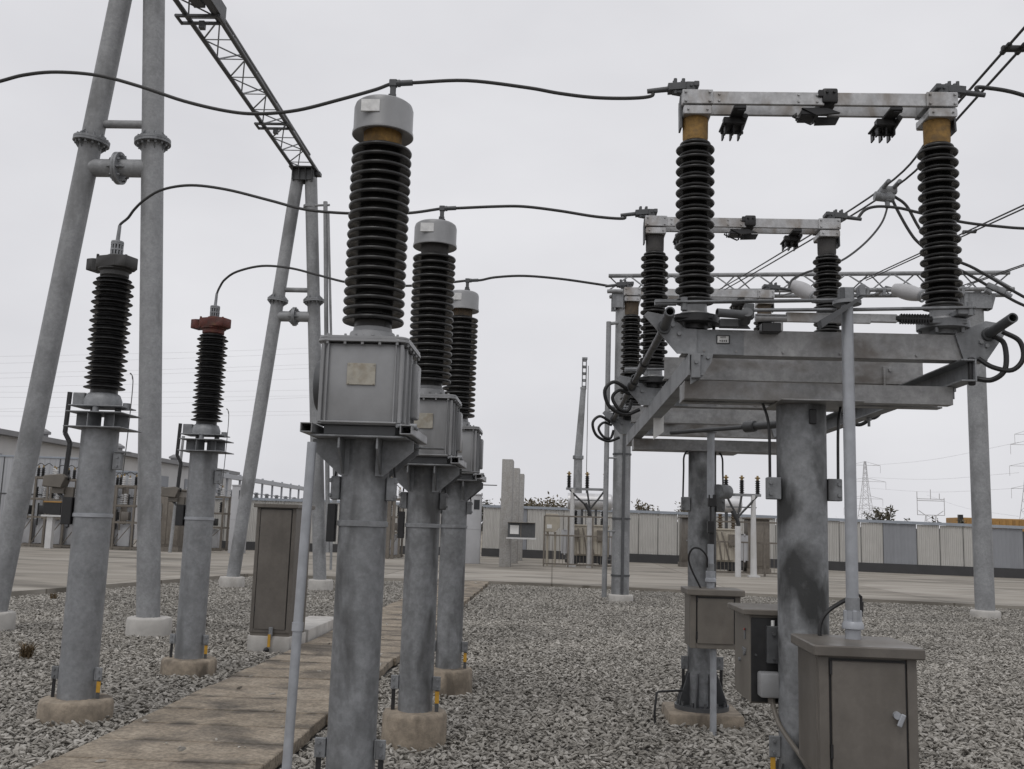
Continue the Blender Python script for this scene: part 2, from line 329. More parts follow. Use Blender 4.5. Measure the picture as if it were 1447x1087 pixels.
# ------------------------------------------------------------------ support columns of the voltage transformers
def footing(parent, r, h, m, rnd=.012):
    mb = MB(); prof = [(r*1.02, -.1), (r*1.01, h*.4), (r, h-.03), (r-.012, h-.006), (r-.03, h), (0, h+.004)]
    mb.lathe(prof, seg=40)
    rr = random.Random(int(r*1e4)+int(h*100))
    for v in mb.bm.verts:
        a = math.atan2(v.co.y, v.co.x); f = 1+.02*math.sin(3*a+r*50)+.012*math.sin(7*a)+rr.uniform(-.006, .006)
        v.co.x *= f; v.co.y *= f; v.co.z += rr.uniform(-.004, .004)
    return mb.build('concrete_footing', m, parent, 50)
def earth_bracket(root, s, r, z, tape, taped=True):
    """welded tab with bolts, flat copper strip going down into the footing"""
    b = MB().box((s*(r+.028), -.03, z), (.06, .014, .10)).box((s*(r+.004), -.022, z), (.012, .04, .10))
    b.bolt((s*(r+.035), -.037, z+.025)).bolt((s*(r+.035), -.037, z-.025))
    br = b.build('earth_bracket', GALV, root)
    st = MB().box((s*(r+.035), -.024, (z-.05)/2+.05), (.028, .006, z), bev=.001).build('earth_strip', BLACKM if not taped else PAINTD, br)
    if taped:
        MB().box((s*(r+.035), -.026, z-.10), (.031, .010, .085), bev=.001).build('yellow_tape_band', YELLOW, br)
def column_vt(Y, X, label, taped):
    t = thing('support_column', (X, Y, 0), label, 'support column', 'steel columns under the voltage transformers')
    r = .127; footing(t, .236, .25, CONCT)
    p = MB().cyl((0, 0, .24), (0, 0, 2.04), r, seg=48); p.build('pole', GALVD, t)
    MB().lathe([(r, 1.583), (r+.008, 1.586), (r+.008, 1.612), (r, 1.615)], seg=48).build('seam_ring', GALV, t)
    MB().box((0, 0, 2.046), (.50, .52, .012)).box((.33, .1, 2.02), (.16, .05, .008)).build('top_plate', GALVD, t)
    for sy in (-.10, .10):
        MB().prism([(-.27, 2.04), (.27, 2.04), (.27, 1.985), (.115, 1.85), (-.115, 1.85), (-.27, 1.985)], (0, sy, 0), (1, 0, 0), (0, 0, 1), .010).build('gusset_plate', GALVD, t)
    for sx in (-.10, .10):
        MB().prism([(-.25, 2.04), (.25, 2.04), (.25, 1.985), (.115, 1.86), (-.115, 1.86), (-.25, 1.985)], (sx, 0, 0), (0, 1, 0), (0, 0, 1), .010).build('gusset_plate', GALVD, t)
    for sx in (-.26, .255):
        b = MB()
        w, h, th = .062, .05, .006
        b.box((sx, 0, 2.056+th/2), (w, .62, th)).box((sx, 0, 2.056+h-th/2), (w, .62, th))
        b.box((sx-w/2+th/2, 0, 2.056+h/2), (th, .618, h-.001)).box((sx+w/2-th/2, 0, 2.056+h/2), (th, .618, h-.001))
        b.build('mounting_rail', PAINT, t)
    for s in (-1, 1):
        b = MB().box((s*(r+.022), -.02, 1.785), (.05, .06, .125), bev=.005)
        b.bolt((s*(r+.05), -.045, 1.825), r=.012).bolt((s*(r+.05), -.045, 1.745), r=.012)
        cl = b.build('clamp_block', GALVD, t)
        MB().tube([(s*(r+.035), 0, 1.85), (s*(r+.03), 0, 1.95), (s*(r+.08), 0, 2.04)], .006).build('earth_wire', BLACKM, cl)
        earth_bracket(t, s, r, .45, YELLOW, taped and s > 0)
    b = MB().box((-r-.034, -.03, 1.60), (.045, .05, .20), bev=.003); jb = b.build('terminal_strip_box', BLACKM, t)
    return t
VTX = -.985; VTXS = (-1.018, -.985, -.98)
VTY = (5.32, 7.55, 9.85)
VT_ORD = ('nearest', 'middle', 'farthest')
column_vt(VTY[0], VTXS[0], 'blotchy grey steel column under the nearest and largest voltage transformer', False)
column_vt(VTY[1], VTXS[1], 'grey steel column on tan round footing under the middle voltage transformer', True)
column_vt(VTY[2], VTXS[2], 'dark streaked grey steel column under the farthest voltage transformer of the row', True)

# ------------------------------------------------------------------ voltage transformers
def make_vt():
    t = thing('voltage_transformer', (VTXS[0], VTY[0], 2.106), 'x', 'voltage transformer', 'voltage transformers in a row')
    hw, hd, H = .213, .25, .435
    # tank with pressed vertical edges
    b = MB().box((0, 0, H/2), (2*hw, 2*hd, H), bev=.03)
    for sx in (-1, 1):
        b.box((sx*(hw-.035), -hd-.006, H/2), (.008, .02, H-.02)); b.box((sx*(hw-.005), -hd-.003, H/2), (.02, .012, H-.02), bev=.004)
    b.box((0, -hd-.008, .012), (2*hw-.03, .03, .010)); b.box((0, 0, .006), (2*hw+.02, 2*hd+.01, .010))
    for sy in (-.17, .0, .17): b.box((hw+.006, sy, H/2), (.016, .012, H-.04))
    b.build('tank', PAINT, t)
    MB().box((0, 0, -.026), (.38, .44, .052)).build('gap_filler', PAINTD, t)  # dark filler box, added to close the bright sky gap beneath the tank
    b = MB().box((hw+.02, .085, .22), (.05, .13, .30), bev=.012).build('side_panel', PAINT, t)
    mb = MB()
    def rrect(w, d, r, n=6):
        P = []
        for cx, cy, a0 in ((w-r, d-r, 0), (-w+r, d-r, 90), (-w+r, -d+r, 180), (w-r, -d+r, 270)):
            for k in range(n+1):
                a = R(a0+90*k/n); P.append((cx+r*math.cos(a), cy+r*math.sin(a)))
        return P
    mb.prism(rrect(hw+.028, hd+.028, .06), (0, 0, H+.008), (1, 0, 0), (0, 1, 0), .014, .002)
    mb.prism(rrect(hw+.024, hd+.024, .058), (0, 0, H+.0235), (1, 0, 0), (0, 1, 0), .014, .003)
    bb = mb
    for i in range(5):
        x = -hw+.03+i*(2*hw-.06)/4
        bb.bolt((x, -hd-.016, H), (0, 0, -1), .009, .014); bb.bolt((x, -hd-.016, H+.03), (0, 0, 1), .008, .01)
    for i in range(5):
        y = -hd+.04+i*(2*hd-.08)/4
        bb.bolt((hw+.017, y, H), (0, 0, -1), .009, .014); bb.bolt((-hw-.017, y, H+.03), (0, 0, 1), .008, .01)
    bb.build('lid_flange', PAINT, t)
    # round inspection cover on the left side
    b = MB().lathe([(.125, 0), (.125, .025), (.145, .028), (.145, .062), (.138, .072), (0, .076)], (-hw, .02, .235), 40, (-1, 0, 0))
    for k in range(10):
        a = k*math.pi/5+.3; b.bolt((-hw-.06, .02+.134*math.cos(a), .235+.134*math.sin(a)), (-1, 0, 0), .008)
    b.build('inspection_cover', PAINTD, t)
    n = MB().box((.0, -hd-.006, .265), (.15, .006, .115), bev=.002)
    for sx in (-1, 1):
        for sz in (-1, 1): n.bolt((sx*.066, -hd-.009, .265+sz*.049), r=.005, h=.004)
    n.build('nameplate', PLATE, t)
    b = MB()
    b.tube([(hw-.01, -hd-.03, -.005), (hw+.05, -hd+.04, -.002), (hw+.09, -hd+.05, -.012)], .009); b.cyl((hw+.05, -hd+.03, 0), (hw+.085, -hd+.03, 0), .016, seg=10)
    b.build('drain_valve', GALV, t)
    # bushing
    z0 = H+.03
    b = MB().lathe([(.125, z0), (.125, z0+.055), (.121, z0+.065), (.108, z0+.07), (.105, z0+.09)], seg=40)
    for k in range(8):
        a = k*math.pi/4+.2; b.bolt((.124*math.cos(a), .124*math.sin(a), z0+.035), (math.cos(a), math.sin(a), 0), .008, .012)
    for k in range(6):
        a = k*math.pi/3; b.box((.15*math.cos(a), .15*math.sin(a), z0+.008), (.03, .03, .018))
    b.build('collar', PAINT, t)
    MB().lathe([(.102, z0+.08), (.102, z0+.115)]+sheds(z0+.12, 1.612, 19, .104, .169, rim=.013), seg=56).build('ribbed_insulator', PORC, t, 60)
    MB().lathe([(.104, 1.605), (.107, 1.612), (.107, 1.70)], seg=40).build('neck', OCHRE, t)
    cz = 1.662
    b = MB().lathe([(.10, cz+.02), (.155, cz+.005), (.168, cz), (.173, cz+.004), (.172, cz+.02), (.167, cz+.035), (.167, cz+.158), (.160, cz+.181), (.145, cz+.193), (.06, cz+.201), (0, cz+.201)], seg=56)
    cap = b.build('head_cap', PAINT, t, 30)
    MB().prism([(-.052, -.035), (.052, -.035), (.052, .035), (-.052, .035)], (-.045, -.166, cz+.118), (1, -.0, 0), (0, 0, 1), .012, .002).build('nameplate', PLATEW, cap)
    cz -= .047
    b = MB().cyl((.045, 0, cz+.25), (.045, 0, cz+.285), .028, seg=8).box((.045, 0, cz+.34), (.032, .022, .10)).cyl((.03, -.016, cz+.275), (.03, -.016, cz+.30), .008, seg=6)
    b.cyl((.06, -.016, cz+.275), (.06, -.016, cz+.30), .008, seg=6)
    b.box((.045, 0, cz+.372), (.045, .034, .042)).cyl((.06, 0, cz+.372), (.155, 0, cz+.378), .017, seg=16).cyl((.07, 0, cz+.372), (.085, 0, cz+.373), .021, seg=16)
    b.build('terminal_clamp', PAINTD, t)
    return t
vt1 = make_vt(); vt1['label'] = 'nearest and largest voltage transformer with grey tank and ochre neck under its cap'
vt2 = dup(vt1, (VTXS[1], VTY[1], 2.106), 'middle voltage transformer of the row with grey neck, partly behind the nearest one')
setmat(vt2, 'neck', DARKC)
vt3 = dup(vt1, (VTXS[2], VTY[2], 2.106), 'farthest and smallest voltage transformer at the back of the row with brown neck')
setmat(vt3, 'neck', BROWNC)

# conduit beside the first column
p0, p1 = at(441, 625, 5.02), at(405, 1087, 5.0)
d = (p1-p0)/(p1.z-p0.z); foot = p0+d*(-p0.z)
c = MB().cyl(p0, foot-V((0, 0, .05))*0, .024, seg=20).cyl(p0+(foot-p0)*.45, p0+(foot-p0)*.47, .029, seg=20)
tag(c.build('conduit_pipe', PIPE, wo=None), 'thin leaning grey conduit pipe beside the nearest transformer column', 'conduit pipe')

# ------------------------------------------------------------------ surge arresters on their columns
def column_moa(Y, X, label):
    t = thing('support_column', (X, Y, 0), label, 'support column', 'columns under the surge arresters')
    r = .146; footing(t, .275, .17, CONCT)
    MB().cyl((0, 0, .16), (0, 0, 2.30), r, seg=48).build('pole', GALV, t)
    MB().lathe([(r, 1.583), (r+.008, 1.586), (r+.008, 1.612), (r, 1.615)], seg=48).build('seam_ring', PIPE, t)
    MB().box((.02, 0, 2.304), (.47, .42, .010)).box((.02, 0, 2.425), (.45, .42, .010)).build('top_plate', GALV, t)
    for a in (20, 80, 140, 200, 260, 320):
        ca, sa = math.cos(R(a)), math.sin(R(a))
        MB().prism([(.03, 0), (.20, 0), (.20, .11), (.03, .11)], (.01, 0, 2.3095), (ca, sa, 0), (0, 0, 1), .008).build('gusset_plate', GALV, t)
    for s in (-1, 1):
        earth_bracket(t, s, r, .36, YELLOW, s > 0)
    b = MB().box((r+.035, -.03, 2.04), (.07, .05, .14), bev=.004).box((r+.075, -.04, 2.115), (.12, .06, .012)).bolt((r+.04, -.055, 2.07)).bolt((r+.04, -.055, 2.0))
    b.build('clamp_block', GALV, t)
    jb = MB().box((-r-.045, -.02, 1.63), (.085, .10, .22), bev=.005).build('junction_box', BLACKM, t)
    cb = MB().prism([(-.09, -.05), (.07, -.06), (.10, .03), (.06, .055), (-.08, .04)], (-r-.16, -.05, 1.87), (1, 0, 0), (0, 0, 1), .11, .006)
    cb.box((-r-.13, -.04, 1.79), (.10, .06, .05)); cb.box((-r-.05, -.03, 1.76), (.08, .03, .12))
    ct = cb.build('surge_counter', TAUPEL, t)
    MB().bar((-r-.17, -.03, 1.80), (-r-.06, -.03, 1.70), .028, .02).build('counter_strut', PAINTD, ct)
    s = MB().bar((-r-.125, -.03, 2.60), (-r-.135, -.03, 2.26), .03, .03)
    s.bar((-r-.135, -.03, 2.262), (-r-.085, -.03, 2.18), .03, .03).bar((-r-.085, -.03, 2.182), (-r-.10, -.03, 1.90), .03, .03)
    s.cyl((-r-.16, -.07, 1.895), (-r-.06, -.03, 1.895), .022, seg=12)
    s.build('earth_lead_bar', BLACKM, t)
    MB().tube([(r+.085, 0, 2.72), (r+.075, 0, 2.76), (r+.06, 0, 2.77), (r+.09, 0, 2.70), (r+.085, 0, 2.3), (r+.07, 0, 1.9)], .004, 6).build('thin_wire', WIRE, t)
    return t
def make_moa(X, Y):
    t = thing('surge_arrester', (X, Y, 2.435), 'x', 'surge arrester', 'surge arresters on columns')
    b = MB()
    for a in (30, 150, 270): b.cyl((.12*math.cos(R(a)), .12*math.sin(R(a)), -.005), (.12*math.cos(R(a)), .12*math.sin(R(a)), .04), .026, seg=14)
    b.box((.0, 0, .046), (.44, .30, .010)).box((-.185, -.02, .105), (.10, .06, .11)).cyl((.20, 0, .03), (.20, 0, .085), .03, seg=12)
    b.lathe([(.15, .05), (.15, .10), (.142, .12), (.13, .15), (.118, .158), (.11, .16)], seg=40)
    for k in range(6):
        a = k*math.pi/3; b.bolt((.13*math.cos(a), .13*math.sin(a), .115), (math.cos(a), math.sin(a), 0), .009)
    b.build('base_flange', GALV, t)
    MB().lathe([(.108, .15), (.108, .19)], seg=40).build('lower_neck', RUBBER, t)
    MB().lathe(sheds(.195, 1.15, 12, .105, .165, .143), seg=48).build('ribbed_insulator', RUBBER, t, 60)
    b = MB().lathe([(.105, 1.145), (.115, 1.155), (.115, 1.19), (.135, 1.205), (.135, 1.215)], seg=36)
    b.prism([(-.26, -.07), (-.20, -.07), (-.165, -.035), (-.10, -.12), (.10, -.12), (.175, -.07), (.175, .07), (.10, .12), (-.10, .12), (-.165, .035), (-.20, .07), (-.26, .07)], (0, 0, 1.265), (.94, -.34, 0), (.34, .94, 0), .10, .006)
    b.cyl((.0, 0, 1.31), (0, 0, 1.335), .07, seg=24)
    for sx in (-.12, .12): b.bolt((sx, -.08, 1.315), (0, 0, 1), .012)
    b.build('cap_clamp', CAPDARK, t)
    mb = MB()
    for k in range(12):
        a = k*math.pi/6; mb.box((.046*math.cos(a), .046*math.sin(a), 1.385), (.009, .014, .115), Matrix.Rotation(a, 3, 'Z'), .001)
    for z in (1.335, 1.385, 1.435): mb.lathe([(.045, z-.007), (.052, z-.007), (.052, z+.007), (.045, z+.007)], seg=30)
    mb.lathe([(.04, 1.44), (.053, 1.445), (.05, 1.46), (.018, 1.468), (.016, 1.49)], seg=30)
    mb.cyl((0, 0, 1.48), (.006, 0, 1.60), .017, .014, 12)
    tc_ = mb.build('terminal_cage', GALV, t)
    MB().cyl((0, 0, 1.33), (0, 0, 1.44), .040, seg=20).build('terminal_core', BLACKM, tc_)
    return t
MOAX, MOAY = -3.735, (7.97, 10.42)
column_moa(MOAY[0], MOAX, 'thick grey column under the nearer arrester with the black cap')
column_moa(MOAY[1], MOAX, 'grey column on tan footing under the rust red capped arrester')
moa1 = make_moa(MOAX, MOAY[0]); moa1['label'] = 'nearer black ribbed surge arrester with a black cap plate'
moa2 = dup(moa1, (MOAX, MOAY[1], 2.435), 'farther black ribbed surge arrester with a rust red cap plate')
setmat(moa2, 'cap_clamp', RUST)

# ------------------------------------------------------------------ gantry A-frames and lattice beam
def pipe_flange(mb, c, axis, r, rf, n=14):
    a = V(axis).normalized(); c = V(c)
    mb.cyl(c-a*.035, c-a*.002, rf, seg=40).cyl(c+a*.002, c+a*.035, rf, seg=40)
    o = a.orthogonal().normalized(); q = a.cross(o)
    for k in range(n):
        p = c+(o*math.cos(2*math.pi*k/n)+q*math.sin(2*math.pi*k/n))*(r+(rf-r)*.55)
        mb.cyl(p-a*.075, p+a*.075, .016, seg=6)
        if k % 2 == 0:
            e = (p-c).normalized(); 
            mb.prism([(0, .035), (rf-r-.01, .035), (0, .14)], c+e*r, e, a, .008); mb.prism([(0, -.035), (rf-r-.01, -.035), (0, -.14)], c+e*r, e, a, .008)
def gantry_frame(Y, xl, xr, xt, label, top=True):
    """two raking pipe legs joined at the top, flanged at two thirds height, tied by two cross pipes"""
    t = thing('gantry_trestle', ((xl+xr)/2, Y, 0), label, 'gantry', 'pipe A-frames of the tall gantry')
    W = t.location; r = .155; zt = 10.15
    def leg_pt(x0, s, z): return V((x0+(xt+s*.17-x0)*z/zt, Y, z))
    for x0, s in ((xl, -1), (xr, 1)):
        f = footing(t, .29, .26, CONCG)
        for v in f.data.vertices: v.co.x += x0-W.x
        MB().cyl(leg_pt(x0, s, .24), leg_pt(x0, s, zt), r, seg=40).build('leg', GALVB, t, wo=W)
        mb = MB(); pipe_flange(mb, leg_pt(x0, s, 7.0), leg_pt(x0, s, 8)-leg_pt(x0, s, 7), r, .255)
        mb.build('leg_flange', GALV, t, wo=W)
    a, b = leg_pt(xl, -1, 7.27), leg_pt(xr, 1, 7.27)
    MB().cyl(a, b, .06, seg=20).build('tie_pipe', GALVB, t, wo=W)
    a, b = leg_pt(xl, -1, 6.60), leg_pt(xr, 1, 6.60); m_ = (a+b)/2
    MB().cyl(a, b, .13, seg=32).build('brace_pipe', GALVB, t, wo=W)
    mb = MB(); pipe_flange(mb, m_, b-a, .13, .235, 10); mb.build('brace_flange', GALV, t, wo=W)
    mb = MB().box((xt, Y, 10.36), (.66, .62, .03))
    for sx in (-.24, -.08, .08, .24): mb.prism([(-.28, 0), (.28, 0), (.2, -.32), (-.2, -.32)], (xt+sx, Y, 10.345), (0, 1, 0), (0, 0, 1), .014)
    mb.box((xt, Y-.18, 10.2), (.56, .014, .28)).box((xt, Y+.18, 10.2), (.56, .014, .28)).box((xt+.33, Y+.1, 10.30), (.12, .2, .09))
    mb.build('head_plate', PAINTD, t, wo=W)
    return t
GX = -6.47
gantry_frame(13.55, -7.62, -5.44, GX+.10, 'nearer tall steel A-frame, its top cut off by the picture edge')
gf2 = gantry_frame(23.7, -7.60, -5.47, GX, 'farther tall steel A-frame standing behind the transformer row')
w2 = gf2.location
b = MB().lathe([(.165, 9.38), (.175, 9.38), (.175, 9.44), (.165, 9.44)], (-6.27, 23.7, 0), 30).cyl((-6.2, 23.62, 9.42), (-5.75, 23.55, 9.42), .03, seg=10)
b.cyl((-5.86, 23.55, 9.5), (-5.3, 23.55, .9), .055, seg=14)
b.cyl((-5.76, 23.5, 9.2), (-5.18, 23.5, 1.9), .032, seg=10)
b.box((-5.2, 23.5, 2.5), (.10, .08, .9)).cyl((-5.24, 23.5, 2.0), (-5.2, 23.5, .5), .03, seg=8)
b.build('down_conduit', GALVB, gf2, wo=w2)

def lattice(name, A, B, w, h, n, rc, rd, label, cat, mchord, mdiag, parts=True):
    """box truss between A and B (bottom centre line); chords are parts, lacing one part"""
    A, B = V(A), V(B); ax = (B-A).normalized(); sd_ = ax.cross(V((0, 0, 1))).normalized(); up = V((0, 0, 1))
    t = thing(name, tuple(A), label, cat)
    corner = [(-w/2, 0), (w/2, 0), (0, h)]
    P = lambda c, k: A+(B-A)*k/n+sd_*c[0]+up*c[1]
    for c in corner: MB().cyl(P(c, 0), P(c, n), rc, seg=14).build('chord', mchord, t, wo=A)
    mb = MB()
    for f in range(3):
        c0, c1 = corner[f], corner[(f+1) % 3]
        for k in range(n):
            if k % 2 == 0: mb.cyl(P(c0, k), P(c1, k+1), rd, seg=6)
            else: mb.cyl(P(c1, k), P(c0, k+1), rd, seg=6)
            if f == 0: mb.cyl(P(c0, k+1), P(c1, k+1), rd*.8, seg=6)
    mb.build('lacing', mdiag, t, wo=A)
    return t
lb = lattice('lattice_beam', (GX, 24.0, 10.40), (GX+.10, 8.5, 10.40), .56, .5, 20, .045, .016, 'steel lattice beam rising to the top edge between the A-frames', 'lattice beam', PAINTD, GALV)
A = V(lb.location)
for Yk, big in ((20.9, 0), (16.2, 1)):
    b = MB()
    for dy in (-.13, .13): b.box((GX+.0, Yk+dy, 10.35), (.78, .06, .045))
    b.cyl((GX-.38, Yk-.15, 10.35), (GX-.38, Yk+.15, 10.35), .03, seg=8).cyl((GX+.38, Yk-.15, 10.35), (GX+.38, Yk+.15, 10.35), .04, seg=8)
    b.box((GX+.05, Yk, 10.24), (.10, .10, .14))
    if big:
        b.box((GX+.33, Yk-.35, 10.52), (.16, 1.0, .28)).box((GX+.1, Yk-.5, 10.5), (.2, .4, .2))
    b.build('clamp_plate', PAINTD, lb, wo=A)

# gantry on the right: two single columns and a lattice beam
def gantry_column(x, y, zt, label):
    t = thing('gantry_column', (x, y, 0), label, 'gantry column', 'single columns of the low gantry')
    f = footing(t, .30, .17, CONCG)
    MB().cyl((0, 0, .15), (0, 0, zt), .20 if x > 5 else .205, seg=40).build('pole', GALVB, t)
    b = MB().box((0, 0, zt+.012), (.62, .5, .024)).box((0, -.235, zt-.17), (.60, .014, .34)).box((0, .235, zt-.17), (.60, .014, .34))
    for sx in (-.22, .22): b.prism([(-.2, 0), (.2, 0), (.2, -.3), (-.2, -.4)], (sx, 0, zt), (0, 1, 0), (0, 0, 1), .014)
    b.prism([(0, 0), (.12, 0), (.02, -.35), (0, -.35)], (.3, -.1, zt), (1, 0, 0), (0, 0, 1), .2)
    b.build('head_bracket', GALV, t)
    return t
gc1 = gantry_column(1.58, 23.4, 7.22, 'grey gantry column with conduits strapped to it, behind the far disconnect switch')
b = MB().cyl((-.37, -.12, .1), (-.37, -.12, 6.55), .06, seg=14).cyl((-.38, -.12, 6.5), (0, -.12, 6.55), .04, seg=10)
for z in (1.6, 3.3, 4.4): b.cyl((-.37, -.12, z), (.1, -.16, z), .02, seg=8)
b.build('conduit', GALVB, gc1)
b = MB().cyl((.03, -.235, .2), (.03, -.235, 5.0), .035, seg=12)
for z in (.6, 1.9, 3.4, 4.3): b.lathe([(.208, z-.02), (.222, z-.02), (.222, z+.02), (.208, z+.02)], seg=32)
b.build('cable_straps', PAINTD, gc1)
gantry_column(9.33, 22.2, 7.10, 'plain round gantry column at the right side of the yard')
lb2 = lattice('lattice_beam', (1.2, 23.45, 7.27), (10.1, 22.08, 7.17), .55, .45, 18, .05, .018, 'pale horizontal lattice beam behind the disconnect switches', 'lattice beam', GALVB, GALVB)
A = V(lb2.location)
for xk in (3.9, 7.0, 7.35, 9.0):
    b = MB(); yk = 23.45-(xk-1.2)*.154
    b.box((xk, yk, 7.22), (.07, .66, .07)).cyl((xk-.15, yk-.3, 7.2), (xk+.15, yk-.3, 7.2), .04, seg=8).box((xk, yk-.3, 7.15), (.07, .07, .16))
    b.build('clamp_plate', GALV, lb2, wo=A)

# ------------------------------------------------------------------ disconnect switches
def channel_x(mb, x0, x1, y, z0, z1, d=.06, th=.007, back=True):
    """C channel along x: web at y, flanges running back"""
    s = 1 if back else -1
    mb.box(((x0+x1)/2, y, (z0+z1)/2), (x1-x0, th, z1-z0), bev=.001)
    for z in (z0+th/2, z1-th/2): mb.box(((x0+x1)/2, y+s*(d/2+th/2+.0005), z), (x1-x0-.001, d, th), bev=.001)
def channel_y(mb, y0, y1, x, z0, z1, d=.06, th=.007, s=1):
    mb.box((x, (y0+y1)/2, (z0+z1)/2), (th, y1-y0, z1-z0), bev=.001)
    for z in (z0+th/2, z1-th/2): mb.box((x+s*(d/2+th/2+.0005), (y0+y1)/2, z), (d, y1-y0-.001, th), bev=.001)
DSX = 1.405
def make_ds(Y):
    t = thing('disconnect_switch', (DSX, Y, 2.69), 'x', 'disconnect switch', 'disconnect switches on the steel platform')
    XI = .664
    # base channel with angled end plates and the ends of the earthing shaft
    b = MB(); channel_x(b, -.74, .87, -.05, -.138, 0, .10)
    for x in (-.62, -.45, -.2, .1, .5, .76): b.bolt((x, -.055, -.118), (0, -1, 0), .008, .008)
    b.box((.80, -.055, -.07), (.012, .008, .13), bev=.001)
    base = b.build('base_beam', STEELB, t)
    MB().box((-.575, -.0555, -.07), (.33, .006, .134), bev=.001).build('cover_plate', GALV, base)
    n = MB().box((-.52, -.060, -.055), (.062, .004, .042), bev=.001).build('rating_plate', WHITE, base)
    fr = MB()
    for dx, dz, w, h in ((0, .021, .07, .005), (0, -.021, .07, .005), (.033, 0, .005, .045), (-.033, 0, .005, .045)): fr.box((-.52+dx, -.0625, -.055+dz), (w, .004, h), bev=0)
    for k in range(4): fr.box((-.536+k*.011, -.0625, -.063), (.005, .003, .008+.003*(k % 2)), bev=0)
    for k in range(3): fr.box((-.52, -.0625, -.045+k*.005), (.03, .003, .0015), bev=0)
    fr.build('plate_border', BLACKM, n)
    for s in (-1, 1):
        b = MB()
        if s < 0: poly = [(-.66, -.002), (-.72, -.002), (-.80, .065), (-.925, .088), (-.945, .066), (-.885, .0), (-.765, -.138), (-.66, -.138)]
        else: poly = [(.70, .0), (.86, .075), (.965, .06), (.955, .0), (.86, -.138), (.74, -.138)]
        b.prism(poly, (0, -.064, 0), (1, 0, 0), (0, 0, 1), .010, .001)
        for q in ((-.755, -.03), (-.79, .015)) if s < 0 else ((.83, -.04), (.86, -.06)): b.bolt((q[0], -.07, q[1]), (0, -1, 0), .014, .014)
        sx = -.835 if s < 0 else .87
        pl = b.build('end_plate', GALV, t)
        y0 = -.36 if s > 0 else -.34
        b = MB().hollow((sx, -.04, .0), (sx, y0, .03), .026, .007).cyl((sx, -.055, 0), (sx, -.09, .002), .036, seg=20)
        b.build('shaft_stub', PAINTD, pl)
    # collar, rotor plate and porcelain of each support insulator
    for s in (-1, 1):
        x = s*XI
        b = MB().cyl((x, 0, .005), (x, 0, .035), .07, seg=24).lathe([(.10, .03), (.135, .035), (.135, .075), (.11, .082), (.075, .085)], (x, 0, 0), 36)
        b.box((x-.02, -.09, .055), (.20, .07, .02)).box((x+.09, .05, .05), (.16, .06, .022))
        for k in range(5):
            a = k*1.256+.3; b.bolt((x+.115*math.cos(a), .115*math.sin(a), .025), (0, 0, -1), .010, .02)
        b.build('rotor_plate', BLACKM if s < 0 else GALV, t)
        MB().lathe([(.085, .085), (.082, .095), (.068, .10), (.066, .155), (.074, .16)], (x, 0, 0), 32).build('metal_collar', PAINT, t)
        MB().lathe(sheds(.155, 1.08, 15, .066, .107, .086, rim=.010), (x, 0, 0), 44).build('ribbed_insulator', PORC, t, 60)
        MB().lathe([(.066, 1.07), (.07, 1.095), (.070, 1.10), (.071, 1.205), (.06, 1.206)], (x, 0, 0), 36).build('insulator_cap', OCHRE, t)
        # terminal block
        b = MB().box((x-.0*s, 0, 1.225), (.155, .20, .04)).box((x, -.095, 1.225), (.15, .012, .05)).box((x, .095, 1.225), (.15, .012, .05))
        b.box((x, 0, 1.303), (.168, .12, .074))
        b.box((x, -.088, 1.303), (.168, .016, .083), bev=.003).box((x, .088, 1.303), (.168, .016, .083), bev=.003)
        for dx in (-.066, .066):
            for dz in (-.026, .026): b.bolt((x+dx, -.097, 1.303+dz), r=.009)
            b.bolt((x+dx*.8, -.102, 1.225), r=.007)
        hd = b.build('terminal_block', ALU, t)
        MB().prism([(-.05, -.15), (.03, -.15), (.045, .0), (-.03, .05)], (x+s*.085, -.0, 1.29), (0, 1, 0), (0, 0, 1), .01).build('side_plate', PAINTD, hd)
        # line clamp on top
        b = MB().box((x+s*.03, 0, 1.378), (.05, .09, .075)).box((x-s*.0, 0, 1.40), (.03, .11, .03))
        b.bar((x+s*.045, 0, 1.398), (x+s*.155, 0, 1.388), .07, .042)
        b.bar((x+s*.06, 0, 1.36), (x+s*.13, 0, 1.372), .05, .02)
        for k in (.07, .115):
            b.cyl((x+s*k, .02, 1.40), (x+s*k, .02, 1.445), .011, seg=8).cyl((x+s*k, -.02, 1.35), (x+s*k, -.02, 1.44), .010, seg=8)
        b.cyl((x+s*.14, 0, 1.388), (x+s*.27, 0, 1.372), .016, .0135, 14)
        b.bolt((x+s*.03, -.045, 1.39), r=.009).bolt((x+s*.03, -.045, 1.36), r=.009)
        b.build('line_clamp', PAINTD, t)
        # earthing contact hanging under the arm
        ex = -.43 if s < 0 else .42
        b = MB()
        for dy in (-.07, .07): b.box((ex+.01, dy, 1.262), (.05, .012, .06))
        b.box((ex, -.0, 1.25), (.07, .17, .018)).box((ex-.01, .06, 1.225), (.12, .05, .04))
        for k in range(3):
            b.box((ex-.055+k*.045, .08, 1.195), (.010, .05, .075)); b.box((ex-.055+k*.045, .16, 1.195), (.010, .05, .075))
        b.box((ex-.01, .12, 1.215), (.13, .13, .012)).box((ex-.01, .12, 1.185), (.13, .012, .02))
        b.cyl((ex+.045, -.0, 1.235), (ex+.045, .14, 1.215), .016, seg=10)
        b.build('earthing_contact', BLACKM, t)
    # two arms of twin flat bars meeting in the centre contact
    for (x0, x1, nm) in ((-.585, .03, 'switch_arm'), (.085, .585, 'switch_arm')):
        b = MB()
        for y in (-.072, .072): b.box(((x0+x1)/2, y, 1.303), (x1-x0, .022, .074), bev=.003)
        for xb in ((x0+.04, x1-.14, x1-.04) if x0 < 0 else ()):
            for dz in (-.018, .02): b.bolt((xb, -.084, 1.303+dz), r=.008, h=.008)
        b.build(nm, ALU, t)
